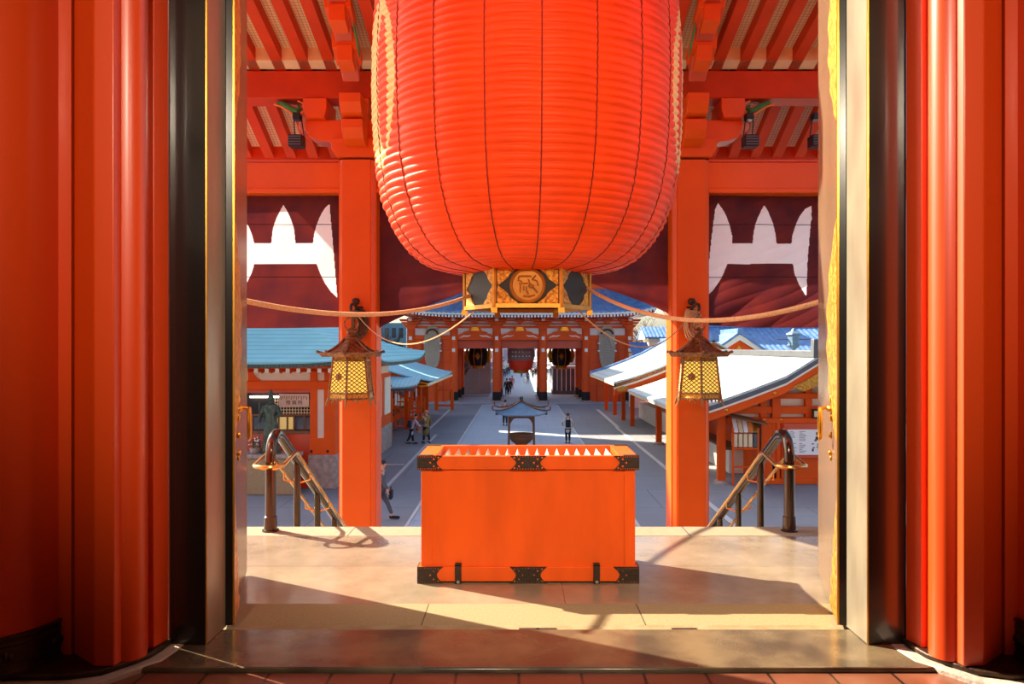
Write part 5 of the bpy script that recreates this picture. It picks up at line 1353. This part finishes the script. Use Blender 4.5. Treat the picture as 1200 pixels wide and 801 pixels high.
# ================================================================ beyond the gate
def row(x0, x1, y0, n, dy, h, sgn, label, cols_):
    t = thing('shop_row', ((x0+x1)/2, y0+n*dy/2, GZ), label, 'building')
    MB().box(x0, x1, y0, y0+n*dy, GZ, GZ+h).build('wall', 'concrete', t)
    xf = x1 if sgn > 0 else x0
    for k in range(n):
        y = y0+k*dy
        def fn(u, v): return (xf+sgn*1.3*v, y+.2+(dy-.4)*u, GZ+2.9-.4*v)
        MB().patch(fn, 2, 2, (0, 0, -.06)).build('awning', cols_[k % len(cols_)], t)
        MB().box(xf, xf+sgn*.08, y+.3, y+dy-.3, GZ+2.95, GZ+h-.2).build('fascia_sign', cols_[(k+2) % len(cols_)], t)
        MB().box(xf, xf+sgn*.05, y+.4, y+dy-.4, GZ+.4, GZ+2.3).build('shop_front', 'cGrey' if k % 2 else 'glass', t)
    return t
row(-13, -3.9, 86, 14, 7, 4.6, 1, 'row of small shops with awnings along the left of the street beyond the gate', ['cLilac', 'cGrey', 'cRed', 'cBlue', 'white'])
row(4.1, 13, 86, 14, 7, 4.6, -1, 'row of small shops with awnings along the right of the street beyond the gate', ['white', 'cNavy', 'cGrey', 'cLilac'])
en = thing('street_end', (0, 200, GZ), 'pale tall building closing the far end of the shopping street', 'building')
MB().box(-16, 16, 198, 206, GZ, 14).build('wall', 'concrete', en)
for k in range(8):
    for r in range(6): MB().box(-15+k*4, -12.6+k*4, 197.9, 198, GZ+1+r*2.7, GZ+2.8+r*2.7).build('window', 'glass', en)
fc = thing('white_fence', (-5.5, 84, GZ), 'pale panelled wall seen through the left bay of the far gate', 'wall')
for k in range(6): MB().box(-10.5+k*1.25, -9.3+k*1.25, 84, 84.15, GZ, Z_(419, 84)).build('panel', 'concrete', fc, bevel=.02)
MB().box(-10.6, -2.95, 83.95, 84.2, Z_(419, 84), Z_(417.5, 84)).build('coping', 'grey', fc)
ks = thing('glass_kiosk', (5.2, 85, GZ), 'grey glazed kiosk seen through the right bay of the far gate', 'kiosk')
MB().box(3.6, 7.1, 82.5, 85.5, GZ, GZ+.35).build('base', 'grey', ks)
for k in range(8): MB().box(3.6+k*.48, 3.68+k*.48, 82.5, 82.6, GZ+.35, -.6).build('mullion', 'white', ks)
MB().box(3.65, 7.05, 82.55, 85.4, GZ+.35, -.6).build('glazing', 'glass', ks)
MB().box(3.5, 7.2, 82.4, 85.6, -.6, -.35).build('roof', 'concrete', ks)
bn = MB().box(X_(590, 95), X_(597.5, 95), 94.9, 95.0, Z_(422, 95), Z_(409, 95)).build('street_banner', 'cLilac'); MB().tube([(X_(590, 95), 95.05, GZ), (X_(590, 95), 95.05, Z_(408, 95))], .04, 6).build('banner_pole', 'grey', bn); tag(bn, 'pale lilac banner at the left of the street beyond the gate', 'banner')
tree(-6.2, 81.6, 5.2, 'slender bare tree before the pale wall, through the left bay of the gate', None)
# unseen blocks added left to shade the courtyard, with gaps for sunlit bands
def side_block(y0, y1, h, label):
    t = thing('shade_block', (-26, (y0+y1)/2, GZ), label, 'building')
    MB().box(-30, -22, y0, y1, GZ, GZ+h).build('wall', 'concrete', t); MB().box(-30.2, -21.8, y0-.1, y1+.1, GZ+h, GZ+h+.4).build('roof_slab', 'grey', t)
    for k in range(int((y1-y0)/3)):
        for r in range(6): MB().box(-22, -21.93, y0+.7+k*3, y0+2.3+k*3, GZ+1.5+r*3.8, GZ+3.6+r*3.8).build('window', 'glass', t)
side_block(32.5, 48.6, 26, 'added tall shade block left of the courtyard, outside the picture, nearest the hall')
side_block(50.3, 57.0, 25, 'added tall shade block left of the courtyard, outside the picture, middle one')
side_block(62.5, 100, 26, 'added tall shade block left of the courtyard, outside the picture, farthest one')
# ================================================================ people
def skin_mesh(name, verts, edges, radii, m, parent, sub=1, root=0):
    me = bpy.data.meshes.new(name); sh = WL[parent.name]
    me.from_pydata([tuple(Vector(v)-sh) for v in verts], edges, []); me.materials.append(K[m])
    o = bpy.data.objects.new(name, me); C.objects.link(o); o.parent = parent; WL[o.name] = WL[parent.name]
    sk = o.modifiers.new('skin', 'SKIN'); sk.use_smooth_shade = True; sk.branch_smoothing = .3
    sv = me.skin_vertices[0].data if me.skin_vertices else None
    if sv is None:
        return o
    for i, r in enumerate(radii):
        sv[i].radius = r if isinstance(r, (tuple, list)) else (r, r)
        sv[i].use_root = (i == root)
    ss = o.modifiers.new('sub', 'SUBSURF'); ss.levels = sub; ss.render_levels = sub
    # freeze to a plain mesh so that the figure is one ordinary surface
    dg = bpy.context.evaluated_depsgraph_get(); dg.update(); ev = o.evaluated_get(dg)
    nm = bpy.data.meshes.new_from_object(ev); o.modifiers.clear(); o.data = nm; nm.name = name
    if len(nm.materials) == 0: nm.materials.append(K[m])
    nm.polygons.foreach_set('use_smooth', [True]*len(nm.polygons))
    return o
def person(x, y, h, face, label, coat, legs, hair='hair', stride=.25, coatlen=.5, arms=((.1, .0), (.1, .0)), lean=0, skirt=None, group=None, shoes='cBlack', elbows=(.2, .2), hat=None, z0=None):
    """standing height h, face = heading angle (0 looks along +Y); arms = (outward, forward) lean of each arm"""
    z0 = GZ+.014 if z0 is None else z0
    t = thing('person', (x, y, z0), label, 'person', group)
    R = Matrix.Rotation(face, 3, 'Z')
    def W(sx, fy, z):
        p = R @ Vector((sx*h, fy*h+lean*max(0, z-.48)*h, 0)); return (x+p.x, y+p.y, z0+z*h)
    hipz = .50
    pelvis, waist, chest, neckb, neck, head = (0, 0, hipz+.02), (0, 0, .62), (0, .0, .74), (0, 0, .82), (0, .005, .86), (0, .015, .93)
    V = []; Rr = []; E = []
    def av(p, r, par=None):
        V.append(W(*p)); Rr.append(tuple(q*h for q in (r if isinstance(r, tuple) else (r, r)))); i = len(V)-1
        if par is not None: E.append((par, i))
        return i
    a = av(pelvis, (.085, .065)); b = av(waist, (.07, .055), a); c = av(chest, (.09, .062), b); d = av(neckb, (.045, .04), c); e = av(neck, .032, d); f_ = av((0, .01, .895), (.04, .045), e); g_ = av(head, (.048, .056), f_); av((0, .008, .965), (.04, .046), g_)
    J = {}
    for s, (ao, af), eb, st in ((-1, arms[0], elbows[0], stride), (1, arms[1], elbows[1], -stride)):
        sh = av((s*.105, 0, .80), .036, c)
        el = (s*(.12+.17*ao), .17*af, .80-.17*math.cos(min(1.3, abs(ao)+abs(af)*.8)))
        e1 = av(el, .028, sh)
        wr = (el[0]+s*.02-s*eb*.05, el[1]+.15*math.sin(eb)+.03, el[2]-.15*math.cos(eb))
        w1 = av(wr, .019, e1); pm = av((wr[0], wr[1]+.02*math.sin(eb), wr[2]-.03), (.022, .014), w1)
        for k in range(4):
            L_ = (.030, .036, .034, .027)[k]; q = av((wr[0]+s*0+(k-1.5)*.011*1.0, wr[1]+.02*math.sin(eb)+.006, wr[2]-.048), .0062, pm); av((wr[0]+(k-1.5)*.012, wr[1]+.02+.012, wr[2]-.048-L_), .005, q)
        q = av((wr[0]-s*.024, wr[1]+.02, wr[2]-.022), .0065, w1); av((wr[0]-s*.03, wr[1]+.03, wr[2]-.045), .0055, q)
        kn = (s*.05, st*.22+max(0, st)*.1, .275); an = (s*.05, st*.55-(.12 if st < 0 else 0)*abs(st)*2, .05+(.06*abs(st)*2 if st < 0 else 0))
        hp = av((s*.05, 0, .47), .055, a); k1 = av(kn, .036, hp); cf = av(tuple((p*.55+q_*.45) for p, q_ in zip(kn, an)), .034, k1); a1 = av(an, .022, cf)
        ft = (an[0], an[1]+.03, .022+an[2]-.05); h1 = av((an[0], an[1]-.012, ft[2]+.002), .022, a1); av((an[0], an[1]+.075, ft[2]-.004), .018, h1)
        J[s] = (sh, el, wr, kn, an, ft)
    skin_mesh('body', V, E, Rr, 'skin', t)
    # face
    fc = MB()
    hx = Vector(W(0, .015+.055, .925)); fc.ell(hx, (.010*h,)*3, 8, 6)
    for s in (-1, 1): fc.ell(W(s*.05, .012, .925), (.008*h, .012*h, .018*h), 8, 6)
    fc.build('nose_and_ears', 'skin', t)
    ey = MB()
    for s in (-1, 1): ey.ell(W(s*.018, .062, .938), .006*h, 6, 5)
    ey.build('eyes', 'ink', t); MB().ell(W(0, .062, .905), (.014*h, .006*h, .004*h), 8, 5).build('mouth', 'cRed', t)
    MB().ell(W(0, -.002, .952), (.056*h, .058*h, .05*h), 14, 10).build('hair', hair, t)
    # trousers
    V2 = []; E2 = []; R2 = []
    def a2(p, r, par=None):
        V2.append(W(*p)); R2.append(tuple(q*h for q in (r if isinstance(r, tuple) else (r, r))))
        if par is not None: E2.append((par, len(V2)-1))
        return len(V2)-1
    r0 = a2((0, 0, .55), (.088, .068))
    for s in (-1, 1):
        sh, el, wr, kn, an, ft = J[s]
        q = a2((s*.05, 0, .46), .064, r0); q = a2(kn, .046, q); a2((an[0], an[1], an[2]+.02), .034, q)
    skin_mesh('trousers', V2, E2, R2, legs, t)
    sh_ = MB()
    for s in (-1, 1):
        ft = J[s][5]; p0 = Vector(W(ft[0], ft[1]-.05, ft[2])); p1 = Vector(W(ft[0], ft[1]+.08, ft[2]))
        for q in range(5):
            pc = p0.lerp(p1, q/4); sh_.ell((pc.x, pc.y, pc.z+.006), (.032*h, .032*h, .026*h), 10, 6)
    sh_.build('shoes', shoes, t)
    # coat: torso and sleeves as one garment, then a skirt of the coat
    V3 = []; E3 = []; R3 = []
    def a3(p, r, par=None):
        V3.append(W(*p)); R3.append(tuple(q*h for q in (r if isinstance(r, tuple) else (r, r))))
        if par is not None: E3.append((par, len(V3)-1))
        return len(V3)-1
    r0 = a3((0, 0, .60), (.092, .072)); lowz = .78-coatlen
    q = a3((0, 0, .5), (.1, .08), r0)
    if coatlen > .32: a3((0, .0, lowz), (.105+.02, .085), q)
    ch_ = a3((0, 0, .74), (.105, .078), r0); a3((0, 0, .83), (.055, .05), ch_)
    for s in (-1, 1):
        sh, el, wr, kn, an, ft = J[s]
        q = a3((s*.105, 0, .795), .048, ch_); q = a3(el, .038, q); a3((wr[0], wr[1], wr[2]+.005), .03, q)
    skin_mesh('coat', V3, E3, R3, coat, t)
    if hat: MB().lathe([(.07*h, 0), (.062*h, .03*h), (.03*h, .05*h), (0, .052*h)], W(0, 0, .955), 14).build('hat', hat, t)
    return W
def backpack(W, h, m, label, w=.16):
    mb = MB(); c = Vector(W(0, -.115, .67)); f = (Vector(W(0, -.2, .67))-c).normalized(); r = f.cross(Vector((0, 0, 1)))
    M = Matrix((r.to_4d(), f.to_4d(), Vector((0, 0, 1, 0)), Vector((0, 0, 0, 1)))).transposed(); M.translation = c
    for row_ in range(4): M[3][row_] = (0, 0, 0, 1)[row_]
    M.translation = c
    q = MB(); q.box(-w*h*.5, w*h*.5, -.05*h, .05*h, -.13*h, .12*h); q.xf(M)
    t = q.build('backpack', m, bevel=.03*h, seg=3); tag(t, label, 'backpack')
    q = MB(); q.box(-w*h*.38, w*h*.38, .05*h, .075*h, -.11*h, .0); q.xf(M); q.build('front_pocket', m, t, bevel=.01*h)
    for s in (-1, 1):
        MB().tube([W(s*.05, -.07, .79), W(s*.06, -.02, .855), W(s*.065, .07, .80), W(s*.07, .085, .68), W(s*.07, -.07, .57)], .009*h, 6).build('strap', m, t)
def bag(W, h, pos, m, label, s=1.0, nm='handbag'):
    p = Vector(W(*pos)); q = MB().box(p.x-.05*s, p.x+.05*s, p.y-.16*s, p.y+.16*s, p.z-.26*s, p.z)
    t = q.build(nm, m, bevel=.02); tag(t, label, 'bag')
    MB().tube([(p.x, p.y-.1*s, p.z), (p.x, p.y-.07*s, p.z+.1*s), (p.x, p.y+.07*s, p.z+.1*s), (p.x, p.y+.1*s, p.z)], .01, 6).build('handle', m, t)
def feetY(py): return -GZ and (CZ-GZ)*F/(py-HZ)
# striding man by the left porch pillar
Y = feetY(608); W = person(X_(445, Y), Y, 1.72, -1.75, 'person striding in a dark grey coat with a briefcase, by the left porch pillar', 'cGrey', 'cGrey', stride=.36, coatlen=.42, lean=.12, arms=((.1, -.1), (.15, .5)), elbows=(.3, .5))
bag(lambda *a: (X_(459, Y), Y-.14, Z_(573, Y)), 1, (0, 0, 0), 'cBlack', 'black briefcase in the hand of the striding person by the left pillar', .95, 'briefcase')
Y = feetY(520.5); W = person(X_(481.5, Y), Y, 1.56, -1.2, 'person in a pale lilac coat leaning forward, in front of the left stalls', 'cLilac', 'cBlack', stride=.18, coatlen=.5, lean=.38, arms=((.2, .7), (.2, .7)), elbows=(.9, .9))
backpack(W, 1.56, 'cNavy', 'navy backpack worn by the person in the lilac coat', .2)
Y = feetY(519.5); W = person(X_(499.5, Y), Y, 1.74, .5, 'person in a long olive coat walking beside the person in lilac', 'cOlive', 'cBlack', stride=.16, coatlen=.6, hair='cTan', arms=((.2, .2), (.15, .1)), elbows=(.6, .3))
bag(lambda *a: (X_(492, Y), Y-.1, Z_(500, Y)), 1, (0, 0, 0), 'cTan', 'tan shoulder bag at the side of the person in the olive coat', 1.1, 'shoulder_bag')
Y = feetY(519.5); W = person(X_(665.5, Y), Y, 1.58, .0, 'person in a cream coat seen from behind, standing right of the incense burner', 'cCream', 'cBlack', stride=.03, coatlen=.46, arms=((.45, .3), (.3, .3)), elbows=(1.2, .9), hair='cBrown')
MB_sk = None
backpack(W, 1.58, 'cBlack', 'black backpack on the person in the cream coat', .17)
Y = feetY(499); W = person(X_(592, Y), Y, 1.66, .1, 'person in dark clothes half hidden behind the incense burner roof', 'cBlack', 'cNavy', stride=.2, coatlen=.35)
Y = feetY(463.5); person(X_(594, Y), Y, 1.80, .1, 'person in a dark jacket walking away between the two middle gate columns', 'cNavy', 'cBlack', stride=.15, coatlen=.36)
Y = feetY(461); person(X_(597.3, Y), Y, 1.66, .1, 'person in black right beside the one in the dark jacket, under the gate', 'cBlack', 'cBlack', stride=.12, coatlen=.36)
Y = feetY(455.5); person(X_(600.3, Y), Y, 1.62, 0, 'person in a pink and white robe walking through the middle bay of the gate', 'cPink', 'cPink', stride=.1, coatlen=.55)
Y = feetY(452); person(X_(558.3, Y), Y, 1.68, PI, 'lone person in navy seen through the left bay of the gate', 'cNavy', 'cBlack', stride=.08, coatlen=.36)
Y = feetY(448.5); person(X_(618.3, Y), Y, 1.75, PI, 'person in dark clothes with a pale suitcase, on the street below the red gate lantern', 'cGrey', 'cNavy', stride=.15, coatlen=.36)
q = MB().box(X_(614, Y)-.1, X_(614, Y)+.4, Y-.6, Y-.3, GZ+.1, GZ+.75).build('suitcase', 'cWhite', bevel=.05); tag(q, 'pale suitcase beside the person below the red gate lantern', 'suitcase')
MB().tube([(X_(614, Y), Y-.45, GZ+.75), (X_(614, Y), Y-.45, GZ+1.0), (X_(614, Y)+.3, Y-.45, GZ+1.0), (X_(614, Y)+.3, Y-.45, GZ+.75)], .02, 6).build('handle', 'grey', q)
crowd = [(591.5, 441, 'cBlue', 'leftmost of the people on the street by the lilac banner, in blue'), (594, 439.5, 'cNavy', 'second person from the lilac banner, in navy'), (596.6, 438, 'cBlack', 'third person from the lilac banner, in black'),
         (588.6, 437, 'cLilac', 'person in lilac right by the second gate column, far down the street'), (611.3, 441.5, 'cGrey', 'small far person directly below the red gate lantern'), (624.5, 443.5, 'cNavy', 'person in navy left of the third middle gate column'),
         (627.5, 441, 'cBlack', 'person in black right by the third middle gate column'), (622.3, 437.5, 'cGrey', 'grey dressed person far down the right of the street'), (629.3, 438, 'cBlue', 'blue dressed person furthest right on the street'),
         (576.0, 444, 'cBlack', 'person in black left of the second gate column, by the pale wall')]
for px, py, c, l in crowd:
    Y = feetY(py); person(X_(px, Y), Y, 1.72, random.uniform(-.4, .4)+(PI if px > 610 else 0), l, c, 'cBlack', stride=.12, coatlen=.38)
# ================================================================ added fill lamps (unseen, above and behind the visitor)
K['fill_shade'] = mat('glowing fill shade', '#ffdcae', .8, emit=.5)
for i, (x, y, z, e) in enumerate(((-1.3, -1.8, 4.6, 1.0), (1.5, -1.8, 4.6, 1.0))):  # invented pair that brightens the box, lantern and pillars
    t = thing('fill_spotlight', (x, y, z), 'added black fill spotlight, unseen on the ceiling behind the viewer, %s one of two' % ('left', 'right')[i], 'lamp')
    tgt = Vector((AX, 8.5, 1.4)); p = Vector((x, y, z)); d = (tgt-p).normalized()
    M = Matrix.Translation(p) @ d.to_track_quat('-Z', 'Y').to_matrix().to_4x4()
    MB().lathe([(.34, .02), (.38, .0), (.38, .06), (.36, .3), (.15, .42), (0, .42)], (0, 0, 0), 24).xf(M).build('lamp_housing', 'lampB', t)
    MB().tube([tuple(p+Vector((0, -.1, .15))), (x, y-.2, 5.2), (x, y-.2, 6.0)], .03, 6).build('ceiling_rod', 'lampB', t)
    ld = bpy.data.lights.new('fill lamp', 'SPOT'); ld.energy = FILL*e; ld.color = (1, .84, .62); ld.shadow_soft_size = .33; ld.spot_size = math.radians(52); ld.spot_blend = .5
    lo = bpy.data.objects.new('fill_spotlight_light', ld); C.objects.link(lo); lo.location = p+d*.06; lo.rotation_euler = d.to_track_quat('-Z', 'Y').to_euler()
for i, (x, y) in enumerate(((-3.4, -.5), (3.6, -.5))):  # unseen lanterns put in as warm fill
    t = thing('fill_lantern', (x, y, 3.9), 'added white paper fill lantern hanging unseen behind the viewer, %s one of two' % ('left', 'right')[i], 'lamp')
    MB().lathe([(.35, 0), (.5, .1), (.6, .5), (.6, .9), (.5, 1.3), (.35, 1.4)], (x, y, 4.1), 24).build('paper_shade', 'fill_shade', t)
    MB().tube([(x, y, 5.45), (x, y, 6.0)], .03, 6).build('cord', 'ink', t)
    ld = bpy.data.lights.new('fill lamp', 'POINT'); ld.energy = POINT; ld.color = (1, .80, .58); ld.shadow_soft_size = .6
    lo = bpy.data.objects.new('fill_lamp_light', ld); C.objects.link(lo); lo.location = (x, y, 3.3)
# sun
EL = math.radians(35); AZx, AZy = -.87, .49
d = Vector((AZx*math.cos(EL), AZy*math.cos(EL), math.sin(EL)))
sd = bpy.data.lights.new('sun', 'SUN'); sd.energy = SUN; sd.color = (1, .87, .66); sd.angle = math.radians(.6)
so = bpy.data.objects.new('sun', sd); C.objects.link(so); so.rotation_euler = d.to_track_quat('Z', 'Y').to_euler(); so.location = (-30, 40, 40)
w = bpy.data.worlds.new('sky'); bpy.context.scene.world = w; w.use_nodes = True
nt = w.node_tree; bg = nt.nodes['Background']
sk = nt.nodes.new('ShaderNodeTexSky'); sk.sky_type = 'NISHITA'; sk.sun_disc = False; sk.sun_elevation = EL; sk.sun_rotation = math.atan2(AZx, AZy)
sk.air_density = 1.0; sk.dust_density = 2.5; sk.ozone_density = 1.0
nt.links.new(sk.outputs[0], bg.inputs[0]); bg.inputs[1].default_value = SKY
# camera: level, shifted a touch
cam = bpy.data.cameras.new('camera'); co = bpy.data.objects.new('camera', cam); C.objects.link(co)
co.location = (0, 0, CZ); co.rotation_euler = (PI/2, 0, 0); cam.sensor_width = 36; cam.lens = 36*F/1200
cam.shift_x = (600-VX)/1200; cam.shift_y = (HZ-400.5)/1200; cam.clip_start = .05; cam.clip_end = 1000
sc = bpy.context.scene; sc.camera = co
sc.view_settings.view_transform = 'Standard'; sc.view_settings.look = 'None'; sc.view_settings.gamma = 1; sc.view_settings.exposure = EXPO
sc.view_settings.use_curve_mapping = False
